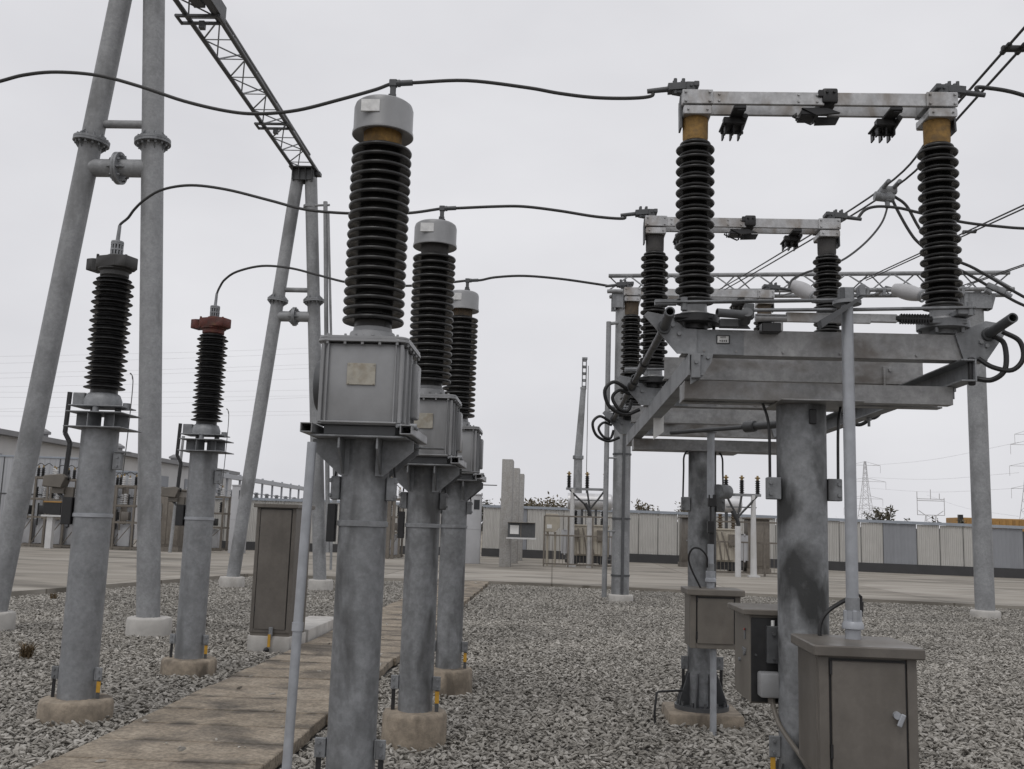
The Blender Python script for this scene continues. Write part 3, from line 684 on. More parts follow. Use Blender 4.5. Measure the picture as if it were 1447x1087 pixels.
    b = MB().box((.06, 0, 1.318), (.085, .20, .085), bev=.012).prism([(-.12, -.01), (.02, -.01), (.09, -.035), (-.04, -.05)], (.03, -.06, 1.265), (1, 0, 0), (0, 0, 1), .02)
    b.prism([(-.02, -.01), (.12, -.01), (.10, -.05), (-.02, -.055)], (.03, .06, 1.265), (1, 0, 0), (0, 0, 1), .02)
    b.box((.02, -.088, 1.33), (.05, .02, .04))
    for dx in (-.02, .02): b.bolt((.06+dx, -.10, 1.335), r=.009)
    b.box((-.04, 0, 1.235), (.10, .12, .03))
    b.tube([(-.13, -.02, 1.225), (-.11, -.02, 1.215), (-.03, -.02, 1.18), (-.02, -.02, 1.185), (-.012, -.02, 1.24)], .006, sub=1)
    b.tube([(-.13, -.02, 1.225), (-.11, -.02, 1.245), (-.11, -.02, 1.20)], .005, sub=1)
    b.build('centre_contact', BLACKM, t)
    # earth switch blade lying along the base, drive rods and lever
    b = MB().cyl((-.36, -.12, .055), (-.20, -.12, .055), .022, seg=16).box((.02, -.125, .06), (.44, .02, .052), bev=.002)
    b.box((.30, -.12, .065), (.16, .026, .045)).box((-.24, -.10, .02), (.05, .05, .07))
    bl = b.build('earth_blade', ALU, t)
    b = MB()
    for k in range(11): b.box((.40+k*.014, -.12, .065), (.009, .035, .052))
    b.cyl((.37, -.12, .065), (.56, -.12, .065), .018, seg=12).box((-.28, -.11, -.0), (.10, .07, .05))
    b.build('flexible_strap', BLACKM, bl)
    b = MB().hollow((-.44, -.20, .052), (-.58, -.235, .052), .023, .006).cyl((-.42, -.195, .052), (-.445, -.201, .052), .022, seg=20)
    b.cyl((-.42, -.14, .03), (-.42, -.21, .065), .03, seg=16).box((-.40, -.15, .08), (.05, .05, .08)).box((-.50, -.12, .02), (.10, .05, .045)).prism([(0, 0), (.09, 0), (.03, .07)], (-.47, -.09, .0), (1, 0, 0), (0, 0, 1), .012)
    b.build('crank_socket', PAINTD, t)
    b = MB().bar((-.895, -.15, .118), (.07, -.15, .152), .05, .010)
    b.bar((-.895, -.15, .118), (-.78, -.15, .122), .035, .03).cyl((-.74, -.15, .08), (-.74, -.15, .15), .018, seg=10)
    b.build('drive_rod', GALV, t)
    b = MB().bar((-.38, -.17, .084), (.05, -.17, .096), .038, .012).bar((.13, -.17, .098), (.765, -.17, .122), .038, .012)
    b.cyl((.74, -.17, .08), (.74, -.17, .15), .015, seg=10).box((.72, -.09, .10), (.09, .17, .03))
    b.build('drive_rod', GALV, t)
    # black flexible leads looping from the shaft ends
    for s in (-1, 1):
        if s > 0: P = [(.885, -.10, -.01), (.93, -.12, -.06), (.925, -.13, -.19), (.87, -.10, -.245), (.80, -.06, -.235)]
        else: P = [(-.86, -.06, -.02), (-.97, -.10, .03), (-1.04, -.12, -.04), (-1.0, -.10, -.16), (-.88, -.06, -.21), (-.77, -.05, -.17)]
        b = MB().tube(P, .014, 10)
        if s > 0: P2 = [(.905, -.16, .0), (.985, -.17, -.05), (1.0, -.17, -.14), (.95, -.15, -.20), (.87, -.11, -.18), (.81, -.08, -.13)]
        else: P2 = [(-.85, -.05, -.05), (-.93, -.08, -.03), (-.98, -.09, -.09), (-.93, -.08, -.17), (-.86, -.06, -.18), (-.83, -.06, -.10)]
        b.tube(P2, .013, 10)
        if s > 0: b.box((.775, -.075, -.20), (.035, .03, .15), bev=.01)
        b.build('flexible_lead' if s > 0 else 'looped_lead', BLACKM, t)
    return t
ds1 = make_ds(5.32); ds1['label'] = 'nearest and largest disconnect switch, with two ochre insulator caps'
ds2 = dup(ds1, (DSX, 7.55, 2.69), 'middle disconnect switch, seen between the insulators of the nearest one'); setmat(ds2, 'insulator_cap', DARKC)
ds3 = dup(ds1, (DSX, 9.85, 2.69), 'farthest and smallest disconnect switch, with brown stained insulator caps'); setmat(ds3, 'insulator_cap', BROWNC)

for ch in list(ds1.children):
    if ch.name.startswith('looped_lead'): bpy.data.objects.remove(ch)

# platform carrying the three switches
pf = thing('steel_platform', (1.36, 7.4, 2.33), 'steel channel platform under the disconnect switches on two columns', 'steel platform'); W = pf.location
for (x0, x1, y) in ((.70, 2.14, 5.50), (.70, 2.14, 8.95)):
    b = MB(); channel_x(b, x0, x1, y-.10, 2.33, 2.43, .07, .008); channel_x(b, x0, x1, y+.12, 2.33, 2.43, .07, .008, False); b.box((x0+.004, y+.0, 2.38), (.008, .19, .098)); b.box(((x0+x1)/2+.0, y+.01, 2.325), (.44, .44, .008))
    b.build('lower_cross_beam', STEELB, pf, wo=W)
for (x0, x1, y) in ((.67, 2.26, 6.15), (.66, 2.2, 8.65)):
    b = MB(); channel_x(b, x0, x1, y, 2.552, 2.69, .08, .008)
    b.box((x1-.24, y-.012, 2.60), (.012, .02, .12), bev=.001).bolt((x1-.20, y-.005, 2.64), r=.014)
    b.build('upper_cross_beam', STEELB, pf, wo=W)
b = MB(); channel_y(b, 5.22, 9.75, .70, 2.432, 2.549, .07, .008)
b.build('side_channel', GALV, pf, wo=W)
b = MB(); channel_y(b, 5.20, 9.75, 2.185, 2.432, 2.549, .07, .008, -1)
for y in (5.45, 5.9, 6.9): b.cyl((2.16, y, 2.46), (2.16, y, 2.37), .010, seg=8).cyl((2.16, y, 2.43), (2.16, y, 2.41), .018, seg=6)
b.build('side_channel', GALV, pf, wo=W)
b = MB().prism([(0, 0), (.075, 0), (.075, -.19), (.0, -.25)], (.715, 7.25, 2.52), (1, 0, 0), (0, 0, 1), .004)
b.bolt((.74, 7.245, 2.505), r=.01); b.build('hanging_tag', WHITE, pf, wo=W)
b = MB()
b.prism([(0, 0), (.12, 0), (.11, -.05), (.06, -.13), (0, -.17)], (.71, 5.24, 2.555), (1, 0, 0), (0, 0, 1), .010).box((.735, 5.22, 2.48), (.05, .03, .13)).bolt((.80, 5.23, 2.53), r=.012).bolt((.735, 5.205, 2.50), r=.012)
b.build('corner_bracket', GALV, pf, wo=W)
# earthing shaft linking the three phases on the left
es = MB().cyl((.57, 5.36, 2.69), (.57, 9.95, 2.69), .021, seg=16)
tag(es.build('linking_shaft', BLACKM), 'long dark tube linking the left ends of the disconnect switches', 'linking shaft')
for Y in (6.4, 7.2, 7.75, 8.8): MB().cyl((.57, Y, 2.69), (.57, Y+.3, 2.69), .03, seg=16).build('shaft_sleeve', BLACKM, bpy.data.objects['linking_shaft'])
b = MB().cyl((1.5, 8.0, 2.46), (1.0, 8.6, 2.46), .018, seg=10).cyl((1.55, 7.94, 2.46), (1.75, 7.7, 2.46), .03, seg=12).cyl((1.52, 7.97, 2.46), (1.58, 7.9, 2.46), .045, seg=12)
b.build('cross_rod', PAINTD, pf, wo=W)

def column_ds(x, Y, r, label, flare):
    t = thing('support_column', (x, Y, 0), label, 'support column', 'columns under the switch platform')
    MB().cyl((0, 0, .1), (0, 0, 2.322), r, seg=48).build('pole', GALVX, t)
    b = MB().box((.0, .0, .05), (.62, .62, .13), bev=.02); b.build('concrete_footing', CONCT, t)
    b = MB().lathe([(r+.11, .115), (r+.11, .15), (r+.004, .151)], seg=40)
    for k in range(8):
        a = k*math.pi/4+.39; b.prism([(r-.005, .151), (r+.10, .151), (r+.095, .19), (r+.01, .42), (r-.005, .42)], (0, 0, 0), (math.cos(a), math.sin(a), 0), (0, 0, 1), .012)
    for k in range(12):
        a = k*math.pi/6; b.cyl(((r+.08)*math.cos(a), (r+.08)*math.sin(a), .15), ((r+.08)*math.cos(a), (r+.08)*math.sin(a), .185), .014, seg=6)
    b.build('base_flange', PAINTD, t)
    for s in (-1, 1):
        b = MB().box((s*(r+.03), -.04, 1.86), (.075, .06, .12), bev=.004).bolt((s*(r+.05), -.07, 1.89), r=.012).bolt((s*(r+.05), -.07, 1.83), r=.012)
        cl = b.build('clamp_block', GALVD, t)
        P = [(s*(r+.055), -.05, 1.9), (s*(r+.05), -.05, 2.15), (s*(r+.045), -.04, 2.28), (s*(r+.0), -.02, 2.35)] if flare else [(s*(r+.05), -.05, 1.9), (s*(r+.055), -.05, 2.2), (s*(r+.08), -.02, 2.33)]
        MB().tube(P, .008).build('earth_wire', BLACKM, cl)
        b = MB().box((s*(r+.03), -.03, .50), (.06, .014, .11)).bolt((s*(r+.035), -.037, .53)).bolt((s*(r+.035), -.037, .47))
        br = b.build('earth_bracket', GALVD, t)
        MB().box((s*(r+.04), -.028, .26), (.026, .006, .42), bev=.001).build('earth_strip', YELLOW if (not flare and s < 0) else BLACKM, br)
    MB().box((.03 if not flare else .07, -r-.004, 2.25), (.04, .015, .08)).build('slot_plate', BLACKM, t)
    return t
dc1 = column_ds(1.365, 5.55, .134, 'thick dark stained column under the near end of the switch platform', False)
dc2 = column_ds(1.315, 8.9, .122, 'dark stained column on a square footing under the far end of the switch platform', True)
b = MB().tube([(-.42, -.25, -.02), (-.43, -.27, .12), (-.41, -.24, .27), (-.39, -.22, .275), (-.18, -.1, .275)], .010, sub=1)
b.build('bent_rod', BLACKM, dc2)

# ------------------------------------------------------------------ drive boxes and their shafts
def cabinet(name, loc, w, d, h, label, cat, group, rz=0, m=TAUPE, over=.03, hand=True, hz=.35):
    """sheet steel box with overhanging lid, recessed frame and hinged door on its front (-y)"""
    t = thing(name, loc, label, cat, group, rz)
    MB().box((0, 0, h/2-.02), (w, d, h-.04), bev=.006).build('body', m, t)
    b = MB().box((0, -.012, h-.025), (w+2*over, d+2*over+.02, .05), bev=.006); b.build('lid', m, t)
    f = MB()
    for s in (-1, 1): f.box((s*(w/2-.022), -d/2-.006, h/2-.025), (.044, .016, h-.055), bev=.002)
    f.box((0, -d/2-.006, .022), (w-.09, .016, .04), bev=.002).box((-w/2+.006, -d/2+.05, h/2-.03), (.018, .05, h-.07))
    f.build('door_frame', m, t)
    dr = MB().box((.0, -d/2-.014, h/2-.015), (w-.11, .02, h-.11), bev=.004).build('door', m, t)
    MB().box((.0, -d/2-.003, h/2-.015), (w-.092, .008, h-.092), bev=0).build('door_gasket', BLACKM, dr)
    b = MB()
    for z in (h*.16, h*.78): b.cyl((-w/2+.052, -d/2-.018, z), (-w/2+.052, -d/2-.018, z+.06), .007, seg=8)
    b.build('hinge', BLACKM, dr)
    if hand:
        b = MB().cyl((w/2-.10, -d/2-.02, h*.5), (w/2-.10, -d/2-.045, h*.5), .017, seg=16).box((w/2-.085, -d/2-.05, h*.5-.02), (.022, .014, .06), Matrix.Rotation(.4, 3, 'Y'))
        b.build('handle', PIPE, dr)
    return t
def drive_shaft(loc, r, z0, z1, label, joint):
    t = thing('drive_shaft', loc, label, 'drive shaft', 'vertical drive shafts')
    MB().cyl((0, 0, z0+.08), (0, 0, z1), r, seg=24).build('pipe', PIPE, t)
    b = MB().cyl((0, 0, z0), (0, 0, z0+.045), r*1.25, seg=20).lathe([(r*1.25, z0+.045), (r*1.75, z0+.05), (r*1.75, z0+.07), (r*1.5, z0+.085)], seg=24)
    for a in (0, 1.57, 3.14, 4.71): b.box((r*1.1*math.cos(a), r*1.1*math.sin(a), z0+.11), (.022, .022, .06))
    b.lathe([(r*1.08, z0+.1), (r*1.08, z0+.14)], seg=24).build('coupling', PIPE, t)
    MB().lathe([(r*1.15, z0+.14), (r*1.15, z0+.20)], seg=24).build('clamp_ring', GALV, t)
    if joint:
        b = MB().box((0, 0, z1+.03), (.06, .06, .08)).box((.06, -.04, z1+.045), (.03, .07, .06)).lathe([(r, z1-.02), (r*2.4, z1-.018), (r*2.4, z1+.0), (r, z1+.01)], seg=30).build('head_lever', GALV, t)
        MB().prism([(.05, .03), (.07, .03), (-.15, -.14), (-.16, -.10)], (0, -.05, z1-.02), (1, 0, 0), (0, 0, 1), .07).box((-.035, -.02, z1+.03), (.025, .05, .07)).build('bracket', PAINTD, t)
    return t
cb1 = cabinet('mechanism_cabinet', (1.475, 5.02, .51), .44, .46, .60, 'large taupe cabinet with silver handle at the lower right of the yard', 'cabinet', 'taupe drive cabinets', R(-2))
drive_shaft((1.497, 5.10, 1.11), .030, .0, 1.71, 'bright pipe standing on the large taupe cabinet', True)
cb2 = cabinet('mechanism_cabinet', (1.325, 8.42, .69), .40, .36, .47, 'small taupe cabinet clamped to the far switch column', 'cabinet', 'taupe drive cabinets', 0, TAUPEL, hand=False)
sh2 = drive_shaft((1.315, 8.42, 1.16), .026, .0, .36, 'jointed pipe standing on the small taupe cabinet', False)
b = MB().box((0, 0, .50), (.055, .05, .10)).cyl((0, 0, .34), (0, 0, .47), .015, seg=10).cyl((.015, 0, .36), (.02, 0, .54), .018, seg=10).box((.01, 0, .88-.16), (.065, .06, .10)).cyl((0, 0, .50), (0, 0, .74), .010, seg=8)
b.build('universal_joint', BLACKM, sh2)
MB().cyl((0, 0, .74), (0, 0, 1.30), .032, seg=20).lathe([(.04, 1.29), (.055, 1.295), (.055, 1.315), (.04, 1.32)], seg=20).build('upper_pipe', PIPE, sh2)
MB().cyl((.06, .02, .80), (.16, .12, .80), .06, seg=20).box((.10, .06, .80), (.12, .05, .05)).build('pivot_bearing', GALVD, sh2)
tag(MB().cyl((1.325, 8.34, 0), (1.325, 8.34, .68), .027, seg=20).build('conduit_pipe', PIPE), 'short upright conduit under the small taupe cabinet', 'conduit pipe')
tag(MB().tube([(1.23, 8.40, 1.16), (1.15, 8.36, 1.31), (1.12, 8.32, 1.41), (1.15, 8.3, 1.48), (1.21, 8.3, 1.48), (1.27, 8.34, 1.42), (1.28, 8.38, 1.33)], .008).build('control_cable', BLACKM), 'thin black cable looping over the small taupe cabinet', 'cable')
# dark control box between them, on the near column
cb = thing('control_box', (1.205, 5.92, .69), 'dark open fronted control box with a grey side, left of the thick stained column', 'control box')
MB().box((.04, 0, .24), (.28, .46, .48), bev=.004).build('body', TAUPEL, cb)
MB().box((.03, -.0, .49), (.34, .52, .03), bev=.004).build('lid', TAUPEL, cb)
MB().box((.04, -.236, .235), (.27, .012, .45), bev=.002).build('shaded_opening', BLACKM, cb)  # black sheet painted in for the shade inside the open front
b = MB().box((.07, -.26, .32), (.17, .05, .20), bev=.004).bolt((.02, -.286, .38), r=.012).bolt((.02, -.286, .25), r=.008).bolt((-.07, -.243, .26), r=.007)
b.build('inner_box', PAINTD, cb)
MB().cyl((.02, -.26, .42), (.02, -.26, .45), .010, seg=10).build('white_cap', WHITE, cb)
b = MB().box((-.103, -.1, .36), (.008, .025, .06)).cyl((-.10, -.1, .25), (-.112, -.1, .25), .012, seg=10).cyl((-.10, .05, .2), (-.112, .05, .2), .012, seg=10).box((-.103, -.08, .27), (.006, .10, .02))
b.build('side_fittings', GALVD, cb)
MB().box((-.108, -.11, .385), (.006, .02, .012)).build('red_mark', RED, cb)
jb = tag(MB().box((1.195, 5.60, .805), (.12, .10, .13), bev=.012).build('junction_box', PAINT), 'small grey junction box in front of the dark control box', 'junction box')
b = MB().tube([(1.20, 5.59, .75), (1.21, 5.57, .68), (1.23, 5.5, .60), (1.29, 5.36, .50), (1.34, 5.26, .43), (1.42, 5.12, .47)], .013).cyl((1.20, 5.59, .74), (1.202, 5.588, .71), .02, seg=10)
tag(b.build('flexible_conduit', TAUPEL), 'grey flexible conduit running from the junction box to the large cabinet', 'flexible conduit')
b = MB().tube([(1.36, 5.2, 1.09), (1.365, 5.2, 1.17), (1.40, 5.2, 1.23), (1.48, 5.22, 1.28), (1.545, 5.22, 1.31)], .011).tube([(1.545, 5.22, 1.312), (1.565, 5.22, 1.318), (1.575, 5.22, 1.31), (1.575, 5.22, 1.21)], .008, sub=1).cyl((1.576, 5.22, 1.285), (1.574, 5.22, 1.235), .013, seg=10)
tag(b.build('control_cable', BLACKM), 'black cable with hooked end behind the bright pipe on the large cabinet', 'cable')

# tall cabinet beyond the walkway
tcb = cabinet('control_cabinet', (-3.40, 12.55, .25), .50, .60, 1.56, 'tall brown cabinet standing beyond the walkway at the left', 'cabinet', None, R(-4), TAUPE, .035, False)
b = MB().box((0, 0, -.02), (.49, .60, .05), bev=.004); b.build('base_rail', TAUPEL, tcb)
b = MB().box((-.0, 0, -.16), (.53, .64, .24), bev=.01).build('concrete_footing', CONCG, tcb)
b = MB().box((.03, -.34, .02), (.05, .02, .10)).box((.03, -.345, -.04), (.03, .015, .08)); eb = b.build('earth_bracket', GALV, tcb)
MB().box((.02, -.352, -.09), (.035, .012, .15), bev=.002).build('yellow_tape_band', YELLOW, eb)
MB().sphere((.0, -.37, -.2), .035, 10).build('black_end', BLACKM, eb)
tag(MB().box((-3.36, 14.0, .10), (.46, 1.9, .24), bev=.01).build('concrete_block', CONCG), 'pale concrete block behind the tall brown cabinet by the walkway', 'concrete block')

# ------------------------------------------------------------------ conductors
def cable(name, pts, r, label, cat='conductor', group=None, m=None, sub=6, extra=None, seg=8):
    b = MB().tube([p if isinstance(p, V) else at(*p) for p in pts], r, seg, sub)
    if extra: extra(b)
    return tag(b.build(name, m or CABLE), label, cat, group)
G = 'flexible conductors along the three phases'
Y = VTY[0]
vt_t = lambda Yk: V((VTXS[VTY.index(Yk)]+.045, Yk, 2.106+1.615+.372))
arm_t = lambda Yk, s: V((DSX+s*(.664+.24), Yk, 2.69+1.376))
T = vt_t(Y); T2 = arm_t(Y, -1)
cable('overhead_conductor', [V((-7.5, Y, 3.2)), V((-5.2, Y, 3.55)), (-120, 150, Y), (-60, 131, Y), (0, 115, Y), (35, 106, Y), (80, 102, Y), (140, 107, Y), (200, 123, Y), (260, 143, Y), (320, 157, Y), (365, 161, Y), (420, 156, Y), (480, 141, Y), (530, 127, Y), T, T+V((.12, 0, .006)),
      (660, 114, Y), (745, 124, Y), (790, 132, Y), (840, 138, Y), (890, 139, Y), (920, 136, Y), T2], .0105, 'top black conductor waving across the picture over the nearest transformer', group=G)
Y = VTY[1]; Y0 = MOAY[0]; T = vt_t(Y); T2 = arm_t(Y, -1); M0 = V((MOAX+.006, Y0, 2.435+1.58))
cable('overhead_conductor', [M0-V((0, 0, .02)), M0+V((.004, 0, .03)), (181, 308, Y0), (190, 296, Y0-.05), (205, 282, Y0-.1), (230, 268, Y0-.14), (270, 262, Y0-.2), (320, 268, Y+.15), (380, 283, Y+.1), (430, 296, Y), (480, 301, Y), (530, 302, Y), (580, 301, Y), T, T+V((.13, 0, .006)),
      (700, 292, Y), (740, 292, Y), (790, 298, Y), (840, 306, Y), (880, 309, Y), T2], .0115, 'middle conductor from the black capped arrester over the middle transformer', group=G)
Y = VTY[2]; Y0 = MOAY[1]; T = vt_t(Y); T2 = arm_t(Y, -1); M0 = V((MOAX+.006, Y0, 2.435+1.58))
cable('overhead_conductor', [M0-V((0, 0, .02)), M0+V((.004, 0, .03)), (311, 405, Y0), (318, 395, Y0-.05), (335, 384, Y0-.1), (370, 376, Y0-.2), (410, 379, Y+.2), (450, 389, Y+.1), (490, 399, Y), (540, 404, Y), (600, 403, Y), T, T+V((.13, 0, .006)),
      (700, 392, Y), (740, 390, Y), (790, 394, Y), (840, 401, Y), T2], .0125, 'lowest conductor from the rust red capped arrester over the farthest transformer', group=G)
Y = VTY[0]
cable('overhead_conductor', [arm_t(Y, 1), (1380, 124, Y), (1400, 125, Y), (1425, 129, Y), (1450, 136, Y), (1500, 153, Y), (1580, 190, Y), V((4.4, Y, 3.55)), V((6.2, Y+.1, 3.0)), V((8.5, Y+.1, 3.2)), V((11, Y, 3.9))], .0115, 'conductor leaving the nearest disconnect switch toward the right edge', group=G)
Y = VTY[1]
cable('overhead_conductor', [arm_t(Y, 1), (1222, 297, Y), (1240, 292, Y), (1270, 294, Y), (1300, 301, Y), (1360, 314, Y), (1410, 320, Y), (1450, 323, Y), (1520, 324, Y), V((5.4, Y, 4.0)), V((8.0, Y, 4.3)), V((11.0, Y, 5.0))], .012, 'conductor curving right from the middle disconnect switch behind the near insulator', group=G)
Yb = 11.3
def clampbody(b):
    pass
cable('overhead_conductor', [arm_t(VTY[2], 1), (1120, 395, 9.9), (1140, 385, 10), (1165, 378, 10.2), (1195, 365, 10.5), (1225, 341, 10.9), (1246, 315, 11.2), (1254, 292, Yb), (1255, 278, Yb)], .012, 'conductor curling up from the farthest disconnect switch to the bus clamp', group=G)

GB = 'twin bus wires strung above the yard'
def bus(p_far, p_near, dz, lab, w=.13, r=.013, spacer=()):
    """twin stranded wires between the lattice beam and a point beyond the picture, with spacers"""
    A, B = V(p_far), V(p_near)
    t = thing('twin_busbar', tuple(A), lab, 'busbar', GB)
    for s in (-.5, .5):
        P = [A+(B-A)*k/16+V((s*w, 0, -4*dz*(k/16)*(1-k/16)+.03*s)) for k in range(17)]
        MB().tube(P, r, 8, 2).build('wire', CABLE, t, wo=A)
    for f in spacer:
        c = A+(B-A)*f+V((0, 0, -4*dz*f*(1-f)))
        d = (B-A).normalized(); b = MB().box(c, (w+.06, .05, .045), bev=.01)
        for s in (-.5, .5):
            q = c+V((s*w, 0, .03*s)); b.cyl(q-d*.07, q+d*.07, .024, seg=12)
        b.build('spacer', PAINTD, t, wo=A)
    return t
def bus_pts(pf_, Yf, pn, xn):
    return at(pf_[0], pf_[1], Yf)
# bus wires: far ends on the lattice beam, near ends off the picture to the right
A1 = at(1019, 410, 22.7); C1 = at(1255, 266, 11.3); B1 = at(1432, 69, 8.05)
def through(A, C, B, ext):
    """extend the sagging line A-C-B beyond B by ext metres along its last slope"""
    d = (B-C).normalized(); return B+d*ext
b1 = thing('twin_busbar', tuple(A1), 'long twin bus wires crossing behind the near switch to the top right corner', 'busbar', GB)
N1 = through(A1, C1, B1, 14)
for s in (-.5, .5):
    o = V((s*.125, 0, -.0*s))
    MB().tube([A1+o, A1*.5+C1*.5+o+V((0, 0, -.03)), C1+o, C1*.5+B1*.5+o+V((0, 0, -.02)), B1+o, N1+o], .012, 8, 8).build('wire', CABLE, b1, wo=A1)
d = (B1-C1).normalized()
b = MB().box(B1, (.20, .05, .05), bev=.012)
for s in (-.5, .5): b.cyl(B1+V((s*.125, 0, 0))-d*.07, B1+V((s*.125, 0, 0))+d*.07, .024, seg=12)
b.build('spacer', BLACKM, b1, wo=A1)
# tee clamp with its drop leads
b = MB(); d = (B1-C1).normalized()
for s in (-.5, .5):
    q = C1+V((s*.125, 0, 0)); b.cyl(q-d*.22, q+d*.22, .028, seg=12)
b.box(C1+V((.0, 0, -.03)), (.20, .10, .10), bev=.03).box(C1+V((0, 0, -.10)), (.10, .09, .14), bev=.03).cyl(C1+V((-.16, 0, -.10)), C1+V((.06, 0, -.12)), .055, seg=16).cyl(C1+V((-.02, 0, -.08)), C1+V((-.01, 0, -.24)), .028, seg=12)
tee = b.build('tee_clamp', GALV, b1, wo=A1)
for k, (dx, dy) in enumerate(((0, 0), (13, -6))):
    MB().tube([C1+V((.03+.04*k, 0, -.10))] + [at(x+dx, y+dy, Yq) for x, y, Yq in ((1268, 297, 11.3), (1285, 327, 11.3), (1300, 345, 11.3), (1335, 372, 11.3), (1365, 386, 11.3), (1420, 418, 11.3), (1450, 433, 11.3), (1520, 460, 11.3), (1640, 490, 11.3), (1820, 505, 11.3), (2050, 500, 11.3))], .018, 8, 5).build('drop_lead', CABLE, b1, wo=A1)
c2 = at(1407, 408, 11.3)
MB().box(c2, (.22, .06, .07), Matrix.Rotation(.4, 3, 'Y'), .015).cyl(c2+V((-.12, 0, -.02)), c2+V((-.06, 0, -.05)), .03, seg=10).cyl(c2+V((.1, 0, -.05)), c2+V((.17, 0, -.09)), .03, seg=10).build('lead_spacer', GALV, b1, wo=A1)
bus(at(1219, 397, 22.6), at(1219, 397, 22.6)+(at(1600, 222, 11.0)-at(1219, 397, 22.6))*2.6, .0, 'middle twin bus wires rising right from the lattice beam', .16, .013, (.22,))
bus(at(1362, 404, 22.3), at(1362, 404, 22.3)+(at(1600, 322, 16.0)-at(1362, 404, 22.3))*3.5, .0, 'rightmost twin bus wires rising from the end of the lattice beam', .16, .013)
def strain(p0, p1, label):
    """pale strain insulator string between the beam and the bus"""
    A, B = V(p0), V(p1); t = thing('strain_insulator', tuple(A), label, 'insulator', 'pale strain insulators on the lattice beam')
    L_ = (B-A).length; pr = [(.0, 0), (.03, .0), (.05, .06*L_)]
    n = 14
    for k in range(n):
        f = .06+.82*k/n; rr = .13+.05*math.sin(math.pi*k/n)
        pr += [(rr*.82, f*L_), (rr, (f+.012)*L_), (rr*.86, (f+.045)*L_)]
    pr += [(.05, .9*L_), (.05, L_), (0, L_)]
    MB().lathe(pr, A, 24, B-A).build('insulator_body', SILIC, t, wo=A)
    o = MB().lathe([(.10, L_*.93), (.14, L_*.90), (.15, L_*.95), (.13, L_*.97), (.10, L_*.93)], A, 20, B-A, False); o.build('end_ring', GALV, t, wo=A)
    MB().cyl(A-(B-A)*.22, A+(B-A)*.02, .03, seg=10).build('yoke', PAINTD, t, wo=A)
    return t
strain(at(1119, 402, 22.4), at(1154, 421, 21.8), 'pale insulator string left of the second switch insulator on the lattice beam')
strain(at(1261, 408, 22.2), at(1307, 419, 21.6), 'pale insulator string just left of the near switch right insulator')

# ------------------------------------------------------------------ ground
b = MB(); b.prism([(-4000, -500), (4000, -500), (4000, 6000), (-4000, 6000)], (0, 0, -.16), (1, 0, 0), (0, 1, 0), .02); struct('ground', b, M_EARTH)
YARD = [(-13, -4), (16, -4), (16, 24.2), (10.2, 25.5), (3.5, 27.4), (-1.6, 28.6), (-8.6, 28.2), (-10.4, 18.9)]
b = MB(); b.prism(YARD, (0, 0, -.03), (1, 0, 0), (0, 1, 0), .02); struct('gravel_bed', b, M_GBED)
# concrete apron round the yard: a real slab edge 0.13 m above the bed
mb = MB()
INNER = [(-13, -4), (-10.4, 18.9), (-8.6, 28.2), (-1.6, 28.6), (3.5, 27.4), (10.2, 25.5), (16, 24.2)]
OUTER = [(-70, -4), (-70, 20), (-70, 66), (-5, 66), (10, 66), (30, 66), (70, 60)]
bm = bmesh.new()
ti = [bm.verts.new((x, y, .10)) for x, y in INNER]; to = [bm.verts.new((x, y, .10)) for x, y in OUTER]
tl = [bm.verts.new((x, y, .095)) for x, y in INNER]; bt = [bm.verts.new((x, y, -.1)) for x, y in INNER]
for i in range(len(INNER)-1):
    bm.faces.new((ti[i], ti[i+1], to[i+1], to[i])); bm.faces.new((ti[i], ti[i+1], tl[i+1], tl[i])); bm.faces.new((tl[i], tl[i+1], bt[i+1], bt[i]))
mb._add(bm)
struct('road', mb, M_APRON)
# walkway of concrete slabs
rnd = random.Random(3); mb = MB(); y = 2.32
while y < 28.2:
    ln = .58
    mb.box((-2.43+rnd.uniform(-.012, .012), y+ln/2, .045+rnd.uniform(-.003, .003)), (1.33+rnd.uniform(-.02, .02), ln-.009, .09), Matrix.Rotation(rnd.uniform(-.004, .004), 3, 'X') @ Matrix.Rotation(rnd.uniform(-.004, .004), 3, 'Z'), .006)
    y += ln
struct('path', mb, M_SLAB)

# ------------------------------------------------------------------ gravel (stuff)
def pebble(k):
    rr = random.Random(100+k); bm = bmesh.new(); bmesh.ops.create_icosphere(bm, subdivisions=2, radius=1)
    ax = (1.25, rr.uniform(.42, .62), rr.uniform(.32, .48)); ph = [rr.uniform(0, 6) for _ in range(6)]
    for v in bm.verts:
        n = v.co.normalized()
        f = 1+.16*math.sin(2.3*n.x*2+ph[0])+.14*math.sin(3*n.y+ph[1])+.12*math.sin(4*n.z+ph[2])+.08*math.sin(6*n.x+5*n.y+ph[3])
        c = n*f
        # flatten a few facets so the stones look broken
        for q in range(3):
            d = V((math.cos(ph[q]*2), math.sin(ph[q]*3), math.sin(ph[q+2]))).normalized(); e = c.dot(d)-.78
            if e > 0: c -= d*e
        v.co = V((c.x*ax[0], c.y*ax[1], c.z*ax[2]))
    me = bpy.data.meshes.new('pebble'); bm.to_mesh(me); bm.free()
    for p in me.polygons: p.use_smooth = True
    me.set_sharp_from_angle(angle=R(40))
    me.materials.append(M_PEB); return bpy.data.objects.new('pebble', me)
M_PEB = bpy.data.materials.new('pebble_stone'); M_PEB.use_nodes = True
t = M_PEB.node_tree; N = t.nodes; pb = N['Principled BSDF']; pb.inputs['Roughness'].default_value = .85
oi = N.new('ShaderNodeObjectInfo'); cr_ = N.new('ShaderNodeValToRGB')
PEB = [(0, (.17, .158, .138)), (.3, (.27, .254, .226)), (.6, (.335, .317, .284)), (.88, (.395, .376, .342)), (1, (.45, .43, .395))]
